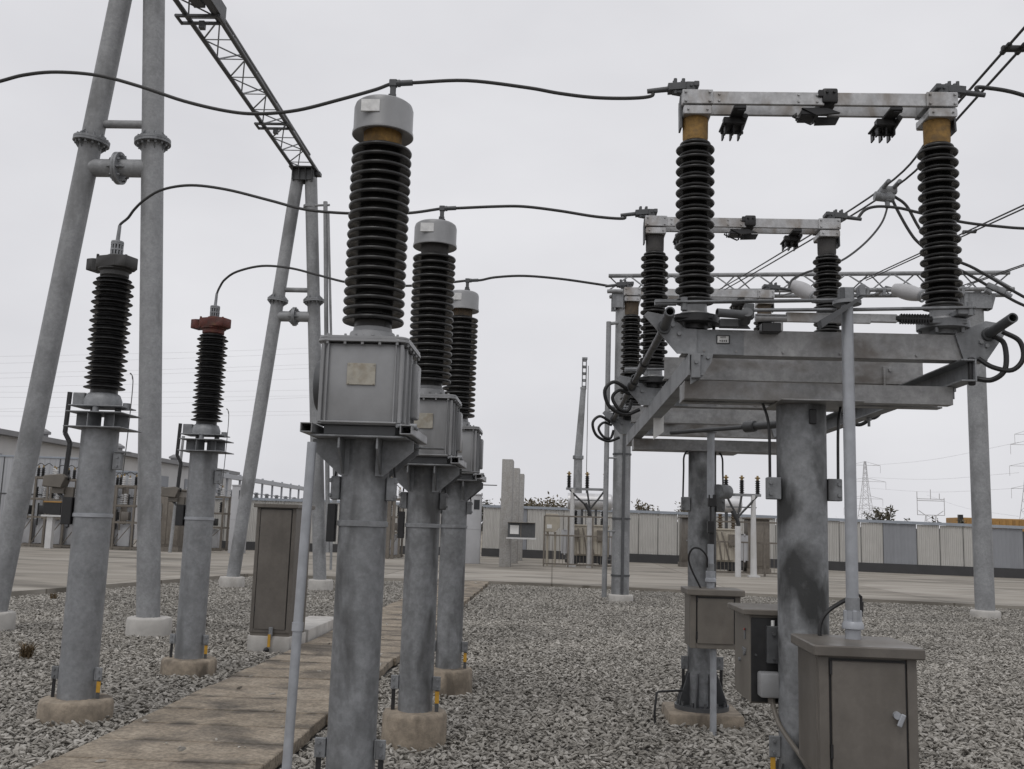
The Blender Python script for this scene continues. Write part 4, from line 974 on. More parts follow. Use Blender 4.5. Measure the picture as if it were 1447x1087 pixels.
while len(cr_.color_ramp.elements) < len(PEB): cr_.color_ramp.elements.new(.5)
for k_ in range(len(PEB)): cr_.color_ramp.elements[k_].position = PEB[k_][0]
for k_ in range(len(PEB)): cr_.color_ramp.elements[k_].color = (*PEB[k_][1], 1)
nz = N.new('ShaderNodeTexNoise'); nz.inputs['Scale'].default_value = 3; tcn = N.new('ShaderNodeTexCoord'); t.links.new(tcn.outputs['Object'], nz.inputs['Vector'])
mr = N.new('ShaderNodeMapRange'); mr.inputs[3].default_value = .8; mr.inputs[4].default_value = 1.2; t.links.new(nz.outputs['Fac'], mr.inputs[0])
vs = N.new('ShaderNodeVectorMath'); vs.operation = 'SCALE'; t.links.new(oi.outputs['Random'], cr_.inputs[0]); t.links.new(cr_.outputs[0], vs.inputs[0]); t.links.new(mr.outputs[0], vs.inputs['Scale']); 
gp_ = N.new('ShaderNodeNewGeometry'); dn = N.new('ShaderNodeTexNoise'); dn.inputs['Scale'].default_value = .55; dn.inputs['Detail'].default_value = 5; t.links.new(gp_.outputs['Position'], dn.inputs['Vector'])
dr_ = N.new('ShaderNodeMapRange'); dr_.inputs[1].default_value = .35; dr_.inputs[2].default_value = .65; dr_.inputs[3].default_value = .8; dr_.inputs[4].default_value = 1.12; t.links.new(dn.outputs['Fac'], dr_.inputs[0])
vs2 = N.new('ShaderNodeVectorMath'); vs2.operation = 'SCALE'; t.links.new(vs.outputs[0], vs2.inputs[0]); t.links.new(dr_.outputs[0], vs2.inputs['Scale']); t.links.new(vs2.outputs[0], pb.inputs['Base Color'])
pc = bpy.data.collections.new('pebbles')
for k in range(6): pc.objects.link(pebble(k))
bm = bmesh.new(); dl = bm.faces.layers.float.new('dens')
def strip(poly, dens):
    f = bm.faces.new([bm.verts.new((x, y, 0)) for x, y in poly]); f[dl] = dens
strip([(-3.15, 5.0), (-3.15, 10), (-7.2, 10), (-4.6, 5.0)], 1500)
strip([(-1.72, 4.6), (4.2, 4.6), (5.9, 10), (-1.72, 10)], 1500)
strip([(-3.15, 10), (-3.15, 17), (-11.2, 17), (-7.2, 10)], 1150)
strip([(-1.72, 10), (5.9, 10), (9.6, 17), (-1.72, 17)], 1150)
strip([(-3.12, 17), (-3.12, 28.2), (-8.5, 28), (-10.2, 18.9), (-10.7, 17)], 760)
strip([(-1.74, 17), (9.6, 17), (15.0, 24.3), (10.1, 25.4), (3.5, 27.3), (-1.6, 28.4), (-1.74, 28.4)], 760)
f_ = bm.faces.new([bm.verts.new((x, y, .095)) for x, y in ((-3.05, 5), (-1.8, 5), (-1.8, 28), (-3.05, 28))]); f_[dl] = 3.5
me = bpy.data.meshes.new('gravel'); bm.to_mesh(me); bm.free()
gv = bpy.data.objects.new('gravel', me); col.objects.link(gv); gv['kind'] = 'stuff'
tag(gv, 'loose grey gravel covering the switchyard floor', 'gravel', kind='stuff')
ng = bpy.data.node_groups.new('gravel', 'GeometryNodeTree')
ng.interface.new_socket('Geometry', in_out='INPUT', socket_type='NodeSocketGeometry'); ng.interface.new_socket('Geometry', in_out='OUTPUT', socket_type='NodeSocketGeometry')
n = ng.nodes; gi = n.new('NodeGroupInput'); go = n.new('NodeGroupOutput')
dp = n.new('GeometryNodeDistributePointsOnFaces'); na = n.new('GeometryNodeInputNamedAttribute'); na.data_type = 'FLOAT'; na.inputs['Name'].default_value = 'dens'
ci = n.new('GeometryNodeCollectionInfo'); ci.inputs['Collection'].default_value = pc; ci.inputs['Separate Children'].default_value = True; ci.inputs['Reset Children'].default_value = True
ip = n.new('GeometryNodeInstanceOnPoints'); ip.inputs['Pick Instance'].default_value = True
rv = n.new('FunctionNodeRandomValue'); rv.data_type = 'FLOAT_VECTOR'; rv.inputs[0].default_value = (-.7, -.7, 0); rv.inputs[1].default_value = (.7, .7, 6.283)
rs = n.new('FunctionNodeRandomValue'); rs.data_type = 'FLOAT'; rs.inputs[2].default_value = .010; rs.inputs[3].default_value = .028; rs.inputs['Seed'].default_value = 5
so_ = n.new('GeometryNodeSetPosition'); ro = n.new('FunctionNodeRandomValue'); ro.data_type = 'FLOAT_VECTOR'; ro.inputs[0].default_value = (0, 0, -.02); ro.inputs[1].default_value = (0, 0, .035); ro.inputs['Seed'].default_value = 9
k = ng.links.new
k(gi.outputs[0], dp.inputs['Mesh']); k(na.outputs[0], dp.inputs['Density']); k(dp.outputs['Points'], so_.inputs['Geometry']); k(ro.outputs[0], so_.inputs['Offset'])
k(so_.outputs[0], ip.inputs['Points']); k(ci.outputs[0], ip.inputs['Instance']); k(rv.outputs[0], ip.inputs['Rotation']); k(rs.outputs[1], ip.inputs['Scale']); k(ip.outputs[0], go.inputs[0])
md = gv.modifiers.new('gravel', 'NODES'); md.node_group = ng

# dry weed tuft in the gravel
def tuft(p, h, n, label, m=STRAW):
    b = bmesh.new(); rr = random.Random(int(p[0]*100))
    for k in range(n):
        a = rr.uniform(0, 6.28); lean = rr.uniform(.1, .9); L_ = h*rr.uniform(.5, 1); w = .006
        c = V((rr.uniform(-.05, .05), rr.uniform(-.05, .05), 0)); d = V((math.cos(a)*lean, math.sin(a)*lean, 1)).normalized(); s = V((-math.sin(a), math.cos(a), 0))*w
        m1 = c+d*L_*.6; e = m1+(d+V((math.cos(a), math.sin(a), -.4))*.5).normalized()*L_*.4
        v = [b.verts.new(q) for q in (c-s, c+s, m1+s*.8, m1-s*.8)]; b.faces.new(v); f = b.verts.new(e); b.faces.new((v[3], v[2], f))
    mb = MB(); mb._add(b); o = mb.build('weed_tuft', m); o.location = p
    return tag(o, label, 'weed', 'dry weeds in the gravel')
p = at(37, 928, 10); 
def gp(x, y, z=.03):
    d = cf + cr*((x-CX)/FPX) - cu*((y-CY)/FPX); return CAM+d*((z-CAM.z)/d.z)
tuft(gp(37, 930), .24, 110, 'dry brown weed tuft in the gravel at the lower left')
tuft(gp(75, 846), .16, 50, 'small dark weed near the road edge at the left')

# ------------------------------------------------------------------ boundary wall of profiled panels
def wall_run(name, P, tops, label, seed, greys=()):
    t = thing(name, (P[0][0], P[0][1], 0), label, 'boundary wall'); W = t.location; rr = random.Random(seed); k = 0
    for (a, b_), (ta, tb) in zip(zip(P, P[1:]), zip(tops, tops[1:])):
        a3, b3 = V((*a, 0)), V((*b_, 0)); L_ = (b3-a3).length; d = (b3-a3)/L_; n = V((d.y, -d.x, 0)); rot = Matrix((d, -n, V((0, 0, 1)))).transposed()
        MB().bar(a3+V((0, 0, .30)), b3+V((0, 0, .30)), .16, .44).build('plinth', PLINTH, t, wo=W)
        s = 0
        while s < L_-.3:
            xk = (a3+d*(s+.6)).x; grey = any(abs(xk-q) < .6 for q in greys); w = min(1.45 if grey else .97, L_-s); f = (s+w/2)/L_; tz = ta+(tb-ta)*f-.07; h = tz-.52
            o = MB().box((0, 0, 0), (w-.03, .07 if not grey else .05, h), bev=.003).build('panel', GPANEL if grey else CREAM, t)
            c = a3+d*(s+w/2)+V((0, 0, .52+h/2)); o.location = c-W; o.rotation_euler.z = math.atan2(d.y, d.x)
            s += w; k += 1
        MB().bar(a3+V((0, 0, ta)), b3+V((0, 0, tb)), .22, .13).build('coping', COPING, t, wo=W)
        MB().bar(a3+V((0, .06, .52)), b3+V((0, .06, .52)), .02, .05).bar(a3+V((0, .06, 1.3)), b3+V((0, .06, 1.3)), .04, 1.7).build('backing_frame', PAINTD, t, wo=W)
    return t
wall_run('boundary_wall', [(-3.7, 52.6), (8, 49.8), (21, 45.2), (40, 38.5)], (2.72, 2.58, 2.32, 2.2), 'cream and grey panelled boundary wall across the middle and right', 1, (-1.7, 16.1, 20.4))
wall_run('boundary_wall', [(-19.5, 49.5), (-4.6, 52.3)], (2.66, 2.7), 'cream panelled boundary wall behind the equipment at the left', 2)

def pillar(x, Y, w, h, label, win):
    t = thing('sheet_metal_pillar', (x, Y, .1), label, 'pillar', 'grey gate pillars')
    MB().box((0, 0, h/2), (w, .5, h), bev=.01).box((0, -.01, h), (w+.04, .54, .05)).box((0, -.255, h*.5), (w-.02, .012, .02)).build('body', GPANELL, t)
    MB().box((.12, -.252, h-.42), (.24, .02, .40)).build('window', GLASSD, t)
    return t
pillar(-14.3, 45.0, .66, 3.05, 'light grey sheet metal pillar behind the far A-frame left leg', 1)
pillar(-3.32, 41.8, .6, 2.85, 'light grey sheet metal pillar right of the farthest transformer column', 1)

# ------------------------------------------------------------------ speckled concrete posts with a meter box
for x, Y, w, h, lab in ((-1.86, 39.8, .43, 4.2, 'nearest and tallest speckled concrete post with the meter box'), (-1.72, 43.6, .42, 4.1, 'second concrete post, just behind the meter box post'), (-1.62, 47.2, .40, 4.05, 'farthest concrete post of the row behind the meter box')):
    o = MB().box((0, 0, h/2), (w, 1.2 if Y < 40 else .9, h), bev=.02).build('concrete_post', CONCP); o.location = (x, Y, .1)
    tag(o, lab, 'concrete post', 'concrete posts in a row')
mb_ = thing('meter_box', (-1.22, 38.9, 1.26), 'dark meter box with a white screen on the nearest concrete post', 'meter box')
MB().box((0, 0, .28), (1.06, .3, .56), bev=.01).build('case', PAINTD, mb_)
MB().box((-.27, -.153, .29), (.34, .02, .34)).build('screen', WHITE, mb_)
MB().box((0, -.05, -.04), (1.16, .42, .06)).build('shelf', WHITEP, mb_)
MB().box((-.02, -.155, .28), (.03, .02, .54)).box((0, -.15, .565), (1.08, .34, .02)).build('frame', BROWNF, mb_)

# ------------------------------------------------------------------ lightning mast and thin poles
t = thing('lightning_mast', (1.12, 47.5, .1), 'tall tapered grey mast with a slotted top rising behind the yard', 'mast'); 
MB().cyl((0, 0, 0), (-.0, 0, 4.9), .23, .20, 12).build('lower_section', GALVB, t)
MB().lathe([(.24, 4.86), (.26, 4.88), (.26, 5.02), (.24, 5.04)], seg=16).build('collar', GALV, t)
MB().cyl((0, 0, 5.0), (.18, 0, 8.3), .19, .13, 12).cyl((.18, 0, 8.25), (.18, 0, 8.35), .15, seg=12).build('upper_section', GALVB, t)
b = MB()
for dx in (-.09, .09): b.box((.21+dx, 0, 9.0), (.05, .18, 1.4))
for k in range(5): b.box((.21, 0, 8.35+k*.33), (.2, .18, .12))
b.box((.22, 0, 9.75), (.26, .22, .10)); b.build('slotted_top', GALV, t)
MB().cyl((.42, 0, 0), (.40, 0, 9.4), .018, seg=6).build('down_wire', WIRE, t)
t = MB().cyl((0, 0, 0), (.12, .2, 5.0), .075, .06, 10).cyl((.12, .2, 4.95), (.12, .2, 5.1), .07, seg=10).build('slender_pole', GALVB); t.location = (-16.6, 43.0, .1)
tag(t, 'slim grey pole rising left of the second arrester column', 'pole')

# ------------------------------------------------------------------ equipment bays of the neighbouring yard
def ins(mb, c, h, r, n=6):
    prof = [(r*.6, 0)]
    for k in range(n): z = h*k/n; prof += [(r*.6, z+.02*h), (r, z+.06*h), (r*.6, z+.13*h)]
    prof += [(r*.6, h)]; return mb.lathe(prof, c, 14)
def cable_frame(x, Y, w, h, label, posts, seed, pipe_x):
    """white H frame with three black cable terminations merging into a white pipe"""
    t = thing('cable_trestle', (x, Y, .1), label, 'cable trestle', 'white frames carrying cable terminations')
    for px in posts: MB().cyl((px, 0, 0), (px, 0, h), .12, .085, 14).box((px, 0, .03), (.4, .4, .06)).build('post', WHITEP, t)
    MB().box((w*.5, 0, h), (w, .12, .10)).box((w*.5, .12, h-.45), (w*.8, .05, .05)).build('cross_arm', GALV, t)
    P = []
    for k in range(3):
        px = .12+k*(w-.24)/2; P.append(px)
        b = ins(MB(), (px, 0, h+.05), .5, .10, 7); o = b.build('cable_termination', RUBBER, t)
        MB().lathe([(.05, h+.55), (.05, h+.60), (.10, h+.62), (.10, h+.65), (.04, h+.67), (.04, h+.72)], (px, 0, 0), 12).build('brass_cap', BRASS, o)
    b = MB(); top = V((pipe_x, -.3, h-1.15))
    for px in P: b.tube([(px, 0, h), (px*.6+pipe_x*.4, -.1, h-.35), (pipe_x, -.25, h-.85), tuple(top)], .04, 8)
    b.tube([(pipe_x-.2, -.25, h-.6), (pipe_x, -.3, h-1.0), tuple(top-V((0, 0, .3)))], .075)
    b.build('cable_bundle', BLACKM, t)
    MB().cyl((pipe_x, -.3, 0), (pipe_x, -.3, h-1.15), .11, seg=16).build('riser_pipe', WHITEP, t)
    return t
cable_frame(.50, 41.5, 1.75, 3.2, 'white cable frame with three black terminations by the tall mast', (.28,), 1, 1.0)
cable_frame(6.25, 37.2, 1.40, 2.98, 'white cable frame with three black terminations by the far switch column', (1.12,), 2, .5)

def station_transformer(x, Y, w, label, seed, cons=True):
    rr = random.Random(seed); t = thing('power_transformer', (x, Y, .1), label, 'power transformer', 'small power transformers behind the yard')
    b = MB().box((0, 0, 1.05), (w, 1.0, 1.3), bev=.03).box((0, 0, 1.72), (w+.1, 1.1, .06)); b.build('tank', BEIGE, t)
    for s in (-1, 1):
        b = MB()
        for k in range(9): b.box((s*(w/2+.18), -.42+k*.105, 1.0), (.3, .03, 1.0))
        b.box((s*(w/2+.18), 0, 1.52), (.06, .95, .08)).box((s*(w/2+.18), 0, .48), (.06, .95, .08)); b.build('radiator', GPANELL, t)
    b = MB()
    for k in range(6): b.box((-w/2+.1+k*(w-.2)/5, -.51, 1.05), (.05, .04, 1.2))
    b.box((0, -.53, .75), (w*.6, .1, .5)); b.build('stiffener', BEIGE, t)
    b = MB().box((0, 0, .2), (w+.3, 1.1, .16))
    for sx in (-1, 1):
        for sy in (-1, 1): b.cyl((sx*w*.35, sy*.5-.04, .14), (sx*w*.35, sy*.5+.04, .14), .14, seg=14)
    b.box((0, -.45, .35), (w*.8, .1, .18)); b.build('undercarriage', BLACKM, t)
    if cons:
        b = MB().cyl((-w*.55, .1, 2.75), (w*.55, .1, 2.75), .36, seg=24).lathe([(.36, 0), (.30, .06), (.15, .10), (0, .11)], (w*.55, .1, 2.75), 24, (1, 0, 0)); b.build('conservator', SILVER, t)
        b = MB()
        for sx in (-.3, .3): b.box((sx, .1, 2.1), (.1, .2, .75))
        b.build('conservator_stand', PAINTD, t)
    for k in range(3):
        o = ins(MB(), (-w*.35+k*w*.35, -.2, 1.75), .6, .11, 6).build('bushing', RUBBER if seed % 2 else BROWNC, t)
    b = MB()
    for k in range(4): b.tube([(-w*.4+k*.2, -.56, 1.6), (-w*.4+k*.25, -.62, 1.1), (-w*.4+k*.3, -.6, .5)], .03, 6)
    b.box((w*.3, -.62, 1.3), (.35, .16, .45)).box((-w*.32, -.6, 1.35), (.25, .12, .3)); b.build('control_piping', BROWNF, t)
    return t
station_transformer(1.55, 43.6, 1.7, 'beige transformer with a silver drum behind the white cable frame by the mast', 1)
station_transformer(6.75, 41.0, 1.5, 'beige transformer partly hidden by the far switch column', 2)
def rail_fence(P, h, label, n, top=True):
    a, b_ = V((*P[0], .1)), V((*P[1], .1)); t = thing('rail_fence', tuple(a), label, 'fence', 'brown framed guard fences')
    for k in range(n+1): MB().bar(a+(b_-a)*k/n, a+(b_-a)*k/n+V((0, 0, h)), .07, .07).build('fence_post', BROWNF, t, wo=a)
    b = MB()
    for z in (.12, h*.62, h): b.bar(a+V((0, 0, z)), b_+V((0, 0, z)), .05, .06)
    b.build('rail', BROWNF, t, wo=a)
    b = MB(); L_ = (b_-a).length
    for k in range(int(L_/.14)): q = a+(b_-a)*((k+.5)*.14/L_); b.cyl(q+V((0, 0, .12)), q+V((0, 0, h*.62)), .010, seg=5, caps=False)
    b.build('infill_bars', BROWNF, t, wo=a)
    return t
rail_fence([(-.35, 40.9), (2.6, 40.9)], 2.05, 'brown guard fence in front of the beige transformer by the mast', 3)
rail_fence([(5.2, 38.6), (8.9, 38.0)], 2.0, 'brown guard fence around the transformer at the right', 4)
hb = thing('kiosk', (-.02, 41.6, .1), 'beige six sided meter kiosk on two legs left of the mast', 'kiosk')
MB().prism([(-.3, 1.4), (.1, 1.4), (.3, 1.6), (.3, 2.0), (.2, 2.15), (-.3, 2.15)], (0, 0, 0), (1, 0, 0), (0, 0, 1), .45, .01).build('body', BEIGE, hb)
for s in (-.2, .12): MB().cyl((s, 0, 0), (s, 0, 1.4), .05, seg=10).build('leg', BEIGE, hb)
MB().box((-.13, -.23, 1.62), (.2, .012, .16)).build('label_plate', WHITE, hb)
def kiosk(x, Y, w, h, label, m):
    t = thing('outdoor_kiosk', (x, Y, .1), label, 'cabinet', 'brown outdoor cabinets in the neighbouring yard')
    MB().box((0, 0, h/2+.2), (w, .9, h), bev=.02).box((0, 0, .1), (w+.1, 1.0, .2)).build('body', m, t)
    b = MB()
    for s in ((-1, 1) if w > 1 else (0,)): b.box((s*w*.24+.02, -.46, h/2+.2), (w*(.44 if w > 1 else .8), .03, h-.2), bev=.01)
    b.build('door', m, t)
    b = MB()
    for s in (-.02, .06): b.cyl((s-w*.28, -.50, h*.3), (s-w*.28, -.50, h*.85), .015, seg=6)
    b.box((-w*.28, -.5, h*.6), (.2, .03, .05)); b.build('latch_bar', GALV, t)
    MB().box((0, -.06, h+.24), (w+.16, 1.1, .07), bev=.015).build('lid', m, t)
    return t
kiosk(6.55, 46.5, 1.35, 2.0, 'brown double door cabinet left of the far switch column', TAUPE)
kiosk(8.25, 41.0, .85, 1.95, 'brown slim cabinet right of the white cable frame', BROWNF)
kiosk(-17.3, 44.6, 1.15, 2.5, 'brown tall cabinet beside the second arrester column', BROWNF)

def bay(x, Y, w, h, label, seed, drum, mast_head=False):
    """frame of brown angle steel carrying switchgear: insulators on top, boxes and pipes inside"""
    rr = random.Random(seed); t = thing('switchgear_bay', (x, Y, .1), label, 'switchgear bay', 'brown framed switchgear bays')
    n = max(2, int(w/.75))
    for k in range(n+1):
        for y in (0, .9): MB().box((w*k/n, y, h/2), (.09, .09, h)).build('frame_post', BROWNF, t)
    b = MB()
    for z in (.08, h*.42, h*.68, h-.05):
        for y in (0, .9): b.box((w/2, y, z), (w+.2, .07, .09))
    for k in range(n+1): b.box((w*k/n, .45, h-.05), (.07, .9, .07))
    for k in range(n): b.bar((w*k/n, 0, .1), (w*(k+1)/n, 0, h*.42), .04, .03)
    b.build('frame_rail', BROWNF, t)
    for k in range(n*2):
        px = w*(k+.5)/(n*2)
        o = ins(MB(), (px, .2+.3*(k % 2), h), .42, .10, 5).build('insulator', RUBBER if k % 3 else WHITEP, t)
        MB().cyl((px, .2+.3*(k % 2), h+.42), (px, .2+.3*(k % 2), h+.52), .035, seg=8).build('terminal', BRASS, o)
    for k in range(n*2):
        px = w*(k+.5)/(n*2)
        ins(MB(), (px, .5, h*.70), .5, .10, 5).build('insulator', RUBBER if k % 2 else WHITEP, t)
    b = MB()
    for k in range(n): b.box((w*(k+.5)/n, .4, h*.22), (w/n*.62, .5, h*.34), bev=.02)
    b.build('switch_box', GPANELL, t)
    b = MB()
    for k in range(n): b.box((w*(k+.5)/n+.05, .1, h*.52), (w/n*.4, .3, h*.13), bev=.02); b.cyl((w*(k+.3)/n, .0, h*.3), (w*(k+.3)/n, .0, h*.62), .04, seg=8)
    b.build('drive_box', BLACKM if seed % 2 else TAUPE, t)
    b = MB()
    for k in range(n*2-1): b.tube([(w*(k+.5)/(n*2), .3, h+.5), (w*(k+1)/(n*2), .3, h+.62), (w*(k+1.5)/(n*2), .3, h+.5)], .018, 6)
    b.build('jumper', CABLE, t)
    if drum: MB().cyl((w*.9, .5, h*.66), (w*.9+.9, .3, h*.72), .42, seg=24).lathe([(.42, 0), (.3, .1), (0, .14)], (w*.9, .5, h*.66), 24, (-1, .1, -.05)).build('drum', SILVER, t)
    return t
bay(-22.9, 44.2, 1.7, 3.1, 'switchgear bay at the far left between the A-frame legs and the black capped arrester', 1, True)
bay(-19.9, 44.6, 1.75, 2.9, 'brown switchgear bay with a silver drum between two columns', 2, True)
bay(-21.2, 46.0, 1.2, 2.9, 'narrow switchgear bay behind the black capped arrester column', 3, False)
bay(-17.9, 47.2, 2.1, 2.6, 'switchgear bay far behind the rust red capped arrester column', 5, False)
bay(-24.6, 44.9, 1.5, 3.2, 'switchgear bay showing just right of the leftmost A-frame leg', 7, False)
bay(-8.1, 45.5, 1.1, 2.7, 'brown switchgear bay seen between the first two transformer columns', 4, False)
bay(-5.0, 46.5, 1.0, 2.4, 'brown switchgear bay beside the farthest transformer column', 6, False)
o = thing('cable_post', (-7.15, 44.0, .1), 'brown post topped by a pale bushing between the transformer columns', 'cable post')
MB().box((-.1, 0, 1.4), (.14, .14, 2.8)).box((.1, 0, 1.4), (.12, .14, 2.8)).build('post', BROWNF, o)
ins(MB(), (0, 0, 2.8), .75, .2, 4).build('bushing', BEIGE, o); MB().sphere((0, 0, 3.6), .16, 12, (1.3, 1, .7)).cyl((0, 0, 3.5), (0, 0, 3.55), .14).build('cap', BEIGE, o)
# white stand at the far left
o = thing('white_stand', (-22.1, 43.2, .1), 'white stand with a dark box in front of the left switchgear bay', 'stand')
MB().box((0, 0, .7), (.26, .26, 1.4)).box((.1, 0, 1.42), (.9, .5, .08)).build('stand', WHITEP, o); MB().box((.1, 0, 1.75), (.75, .45, .5)).build('box', BLACKM, o); MB().box((.1, 0, 2.03), (.8, .5, .06)).build('lid', ORANGE, o)

# ------------------------------------------------------------------ buildings beyond
def sheet_wall(P0, P1, z0, z1, label):
    a, b_ = V((*P0, 0)), V((*P1, 0)); L_ = (b_-a).length; t = thing('corrugated_wall', tuple(a), label, 'wall', 'grey corrugated walls')
    t.rotation_euler.z = math.atan2((b_-a).y, (b_-a).x)
    MB().box((L_/2, 0, (z0+z1)/2), (L_, .12, z1-z0)).build('sheet', CORR, t)
    b = MB()
    for k in range(1, int(L_/2.6)+1): b.box((k*2.6, -.065, (z0+z1)/2), (.05, .03, z1-z0-.05))
    for z in (z0+.9, z0+2.4): b.box((L_/2, -.07, z), (L_, .03, .06))
    b.build('seam', PAINTD, t); MB().box((L_/2, 0, z1+.03), (L_+.1, .2, .08)).build('cap_rail', COPING, t)
    return t
sheet_wall((-34, 45.5), (-22.2, 46.8), .1, 4.25, 'grey corrugated wall at the left edge')
sheet_wall((-22.1, 46.9), (-20.2, 47.3), .1, 3.7, 'lower grey corrugated wall behind the left switchgear bay')
t = thing('long_building', (-34.5, 68.5, -.3), 'long pale hall with a dull flat roof at the far left', 'building')
MB().box((0, 0, 3.0), (10, 43, 6.0)).build('wall', LIGHTB, t)
MB().box((.15, 0, 6.1), (10.8, 44, .28)).build('roof', ROOF, t)
for k in range(7): MB().box((5.02, -18+k*5.8, 4.6), (.06, 2.4, .8)).build('window', GPANEL, t)
for k in range(4): MB().cyl((2, -18+k*11, 6.2), (2, -18+k*11, 6.9), .3, seg=10).lathe([(.45, 6.9), (.45, 7.05), (.1, 7.25), (0, 7.26)], (2, -18+k*11, 0), 12).build('roof_vent', ROOF, t)
# far bus rack
t = thing('bus_rack', (-26, 75, 0), 'far steel rack with a row of small insulators behind the left A-frame', 'bus rack')
b = MB().box((0, 16, 5.0), (.5, 34, .35)).box((0, 16, 3.9), (.08, 34, .08)).box((0, 16, 2.9), (.6, 34, .3)); b.build('beam', PIPE, t)
for k in range(11): MB().box((0, k*3.2, 2.6), (.16, .16, 5.4)).build('post', PIPE, t)
for k in range(10):
    o = ins(MB(), (.0, k*3.2+1.6, 3.1), .9, .26, 4).build('insulator', GALV, t)
MB().box((-1, 16, 2.2), (3, 36, 1.2)).build('white_housing', LIGHTB, t)
t = thing('container', (36.3, 76, 0), 'orange brown ribbed container roof showing over the wall at the right', 'container')
MB().box((0, 0, 1.75), (13, 2.6, 3.3), bev=.05).build('body', ORANGE, t)
b = MB()
for k in range(28): b.box((-6.4+k*.475, -1.32, 1.75), (.2, .06, 3.1))
b.build('rib', ORANGE, t); MB().box((-6.4, -1.2, 1.9), (.3, .3, 3.4)).box((1.5, -1.35, 1.9), (.22, .12, 3.3)).box((6.0, -1.35, 1.9), (.22, .12, 3.3)).build('frame_post', BLACKM, t)

# ------------------------------------------------------------------ trees beyond the wall
def tree(x, Y, h, w, label, seed, m, density=900, leaf=.13, bare=False):
    rr = random.Random(seed); t = thing('tree', (x, Y, 0), label, 'tree', 'trees beyond the boundary wall')
    tb = MB().cyl((0, 0, 0), (0, 0, h*.5), .12, .08, 8); tips = []
    nb = 16 if not bare else 22
    for k in range(nb):
        a = rr.uniform(0, 6.28); z = h*rr.uniform(.3, .62); ln = w*.5*rr.uniform(.5, 1.0); up = rr.uniform(.35, 1.2)
        e = V((math.cos(a)*ln, math.sin(a)*ln, min(h*.97, z+ln*up)))
        if k < 4: e = V((rr.uniform(-.2, .2)*w, rr.uniform(-.2, .2)*w, h*rr.uniform(.88, 1)))
        tb.tube([(0, 0, z*.8), tuple(V((0, 0, z)).lerp(e, .5)+V((0, 0, .1))), tuple(e)], .03, 5, 3); tips.append((V((0, 0, z)), e))
    tb.build('trunk', BARK, t)
    b = bmesh.new()
    for i in range(density):
        z, e = rr.choice(tips); f = rr.uniform(.35, 1.05); c = z.lerp(e, f); sp = .26 if not bare else .14
        c = c+V((rr.gauss(0, sp), rr.gauss(0, sp), rr.gauss(0, sp*.8)))*w*.28
        if rr.random() < .25: c.z += .1
        d = V((rr.gauss(0, 1), rr.gauss(0, 1), rr.gauss(.5, .8))).normalized(); s = d.orthogonal().normalized(); s.rotate(Matrix.Rotation(rr.uniform(0, 6.28), 3, d)); L_ = leaf*rr.uniform(.6, 1.5)
        v = [b.verts.new(q) for q in (c, c+d*L_*.5+s*L_*.22, c+d*L_, c+d*L_*.5-s*L_*.22)]; b.faces.new(v)
    mb = MB(); mb._add(b); mb.build('crown', m, t, 180)
    return t
tree(-2.3, 62, 3.35, 3.2, 'brown green bushy tree top behind the concrete posts', 1, LEAF, 2200, .2)
tree(-.4, 64, 3.3, 3.4, 'brown green bushy tree top left of the mast', 2, LEAF, 2400, .2)
tree(-4.6, 60, 3.5, 2.2, 'dark rounded tree top between pillar and concrete posts', 3, LEAFG, 1800, .18)
tree(5.6, 62, 3.4, 2.2, 'brown tree top right of the conduit column', 4, LEAF, 1500, .2)
tree(7.7, 58, 3.2, 2.2, 'low brown tree top left of the far switch column', 5, LEAF, 1200, .18)
tree(19.6, 60, 3.5, 2.6, 'sparse dark tree right of the bright pipe', 6, LEAFG, 1300, .2, True)
tree(17.0, 60, 2.7, 1.4, 'tiny sparse tree hidden behind the bright pipe', 9, LEAFG, 400, .16, True)
tree(22.6, 60, 2.85, 1.3, 'small sparse shrub below the portal pylon, on its left', 7, LEAFG, 500, .17, True)
tree(24.1, 60, 2.85, 1.3, 'small sparse shrub below the portal pylon, on its right', 8, LEAFG, 500, .17, True)

# ------------------------------------------------------------------ far pylons and lines
def pylon(x, Y, h, base, label, arms, r=.075):
    t = thing('pylon', (x, Y, 0), label, 'pylon', 'far lattice pylons')
    b = MB(); wd = lambda z: base*(1-z/h)**1.4*.5+.3 if z < h else .2
    n = 13; zs = [h*(1-(1-k/n)**1.15) for k in range(n+1)]
    for a, c in zip(zs, zs[1:]):
        wa, wc = wd(a), wd(c)
        for sx in (-1, 1):
            for sy in (-1, 1): b.cyl((sx*wa, sy*wa, a), (sx*wc, sy*wc, c), r, seg=5)
        for s in (-1, 1):
            b.cyl((-wa, s*wa, a), (wc, s*wc, c), r*.6, seg=4); b.cyl((wa, s*wa, a), (-wc, s*wc, c), r*.6, seg=4)
            b.cyl((s*wa, -wa, a), (s*wc, wc, c), r*.6, seg=4)
    b.build('tower', PYLON, t)
    for z, ln in arms:
        m_ = MB()
        for s in (-1, 1):
            m_.cyl((0, -.3, z), (s*ln, 0, z), r*.8, seg=5).cyl((0, -.3, z+1.1), (s*ln, 0, z), r*.7, seg=5).cyl((s*ln, 0, z), (s*ln, 0, z-2.2), r*.7, seg=5)
        m_.build('cross_arm', PYLON, t)
    return t
pylon(92.5, 300, 24.6, 5.4, 'grey lattice pylon right of the thick stained column', ((23.4, 4.5), (18.6, 6), (13.5, 5), (10.6, 6.4)))
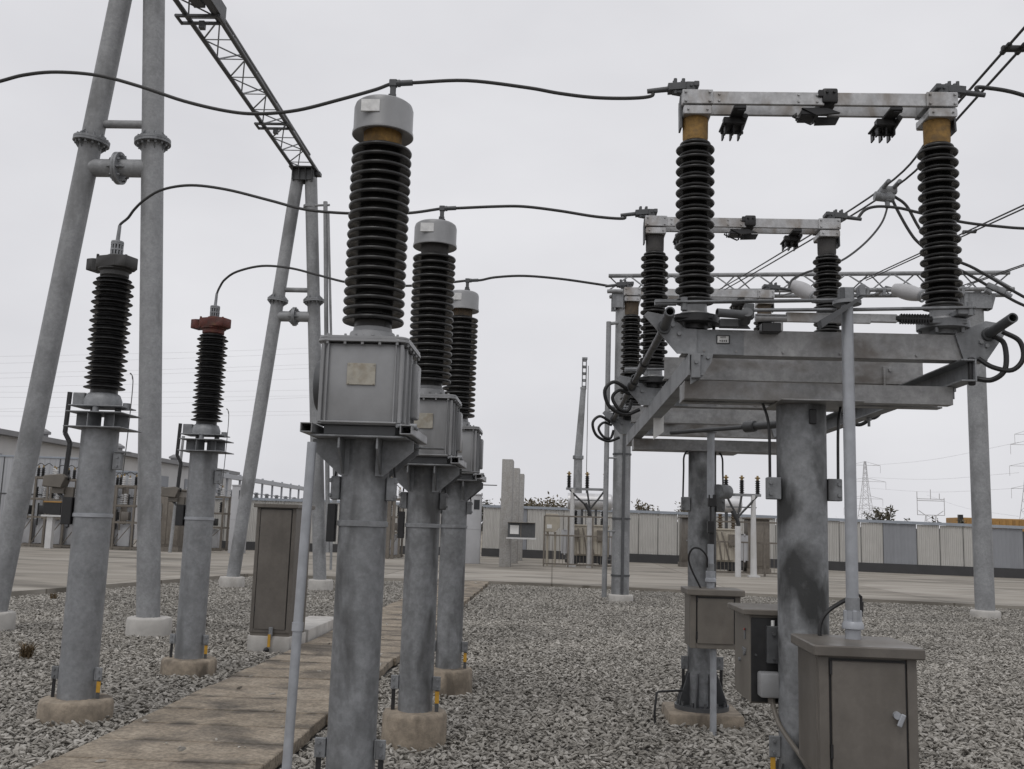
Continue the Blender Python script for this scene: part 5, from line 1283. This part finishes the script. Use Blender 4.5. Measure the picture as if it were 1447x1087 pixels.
pylon(104.3, 222, 26.0, 5.2, 'grey lattice pylon cut by the right picture edge', ((25.5, 3.2), (23.2, 4.2), (18.5, 4.6), (13.6, 4.4)), .065)
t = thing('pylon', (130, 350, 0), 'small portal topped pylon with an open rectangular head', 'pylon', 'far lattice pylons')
b = MB()
for sx in (-1, 1):
    for sy in (-1, 1): b.cyl((sx*2.6, sy*2, 0), (sx*1.6, sy*.5, 10.5), .12, seg=5)
for k in range(6):
    z = k*1.75; w = 2.6-k*.17; b.cyl((-w, 0, z), (w-.1, 0, z+1.75), .08, seg=4).cyl((w, 0, z), (-w+.1, 0, z+1.75), .08, seg=4)
b.build('tower', PYLON, t)
b = MB()
for p, q in (((-4.6, 10.5), (4.6, 10.5)), ((-4.6, 10.5), (-4.6, 16.5)), ((4.6, 10.5), (4.6, 16.5)), ((-4.6, 16), (4.6, 16)), ((-4.6, 15.4), (4.6, 15.4)), ((-4.2, 12), (-2, 10.5)), ((4.2, 12), (2, 10.5)), ((-4.6, 16), (-4.6, 18.5)), ((3, 16), (3, 18)), ((0, 16), (0, 19.3))):
    b.cyl((p[0], 0, p[1]), (q[0], 0, q[1]), .13, seg=5)
b.build('head', PYLON, t)
k = 0
for (ya, yb) in ((503, 493), (514, 500), (527, 516), (535, 521), (546, 536), (549, 553), (556, 561), (580, 562), (575, 583), (582, 588)):
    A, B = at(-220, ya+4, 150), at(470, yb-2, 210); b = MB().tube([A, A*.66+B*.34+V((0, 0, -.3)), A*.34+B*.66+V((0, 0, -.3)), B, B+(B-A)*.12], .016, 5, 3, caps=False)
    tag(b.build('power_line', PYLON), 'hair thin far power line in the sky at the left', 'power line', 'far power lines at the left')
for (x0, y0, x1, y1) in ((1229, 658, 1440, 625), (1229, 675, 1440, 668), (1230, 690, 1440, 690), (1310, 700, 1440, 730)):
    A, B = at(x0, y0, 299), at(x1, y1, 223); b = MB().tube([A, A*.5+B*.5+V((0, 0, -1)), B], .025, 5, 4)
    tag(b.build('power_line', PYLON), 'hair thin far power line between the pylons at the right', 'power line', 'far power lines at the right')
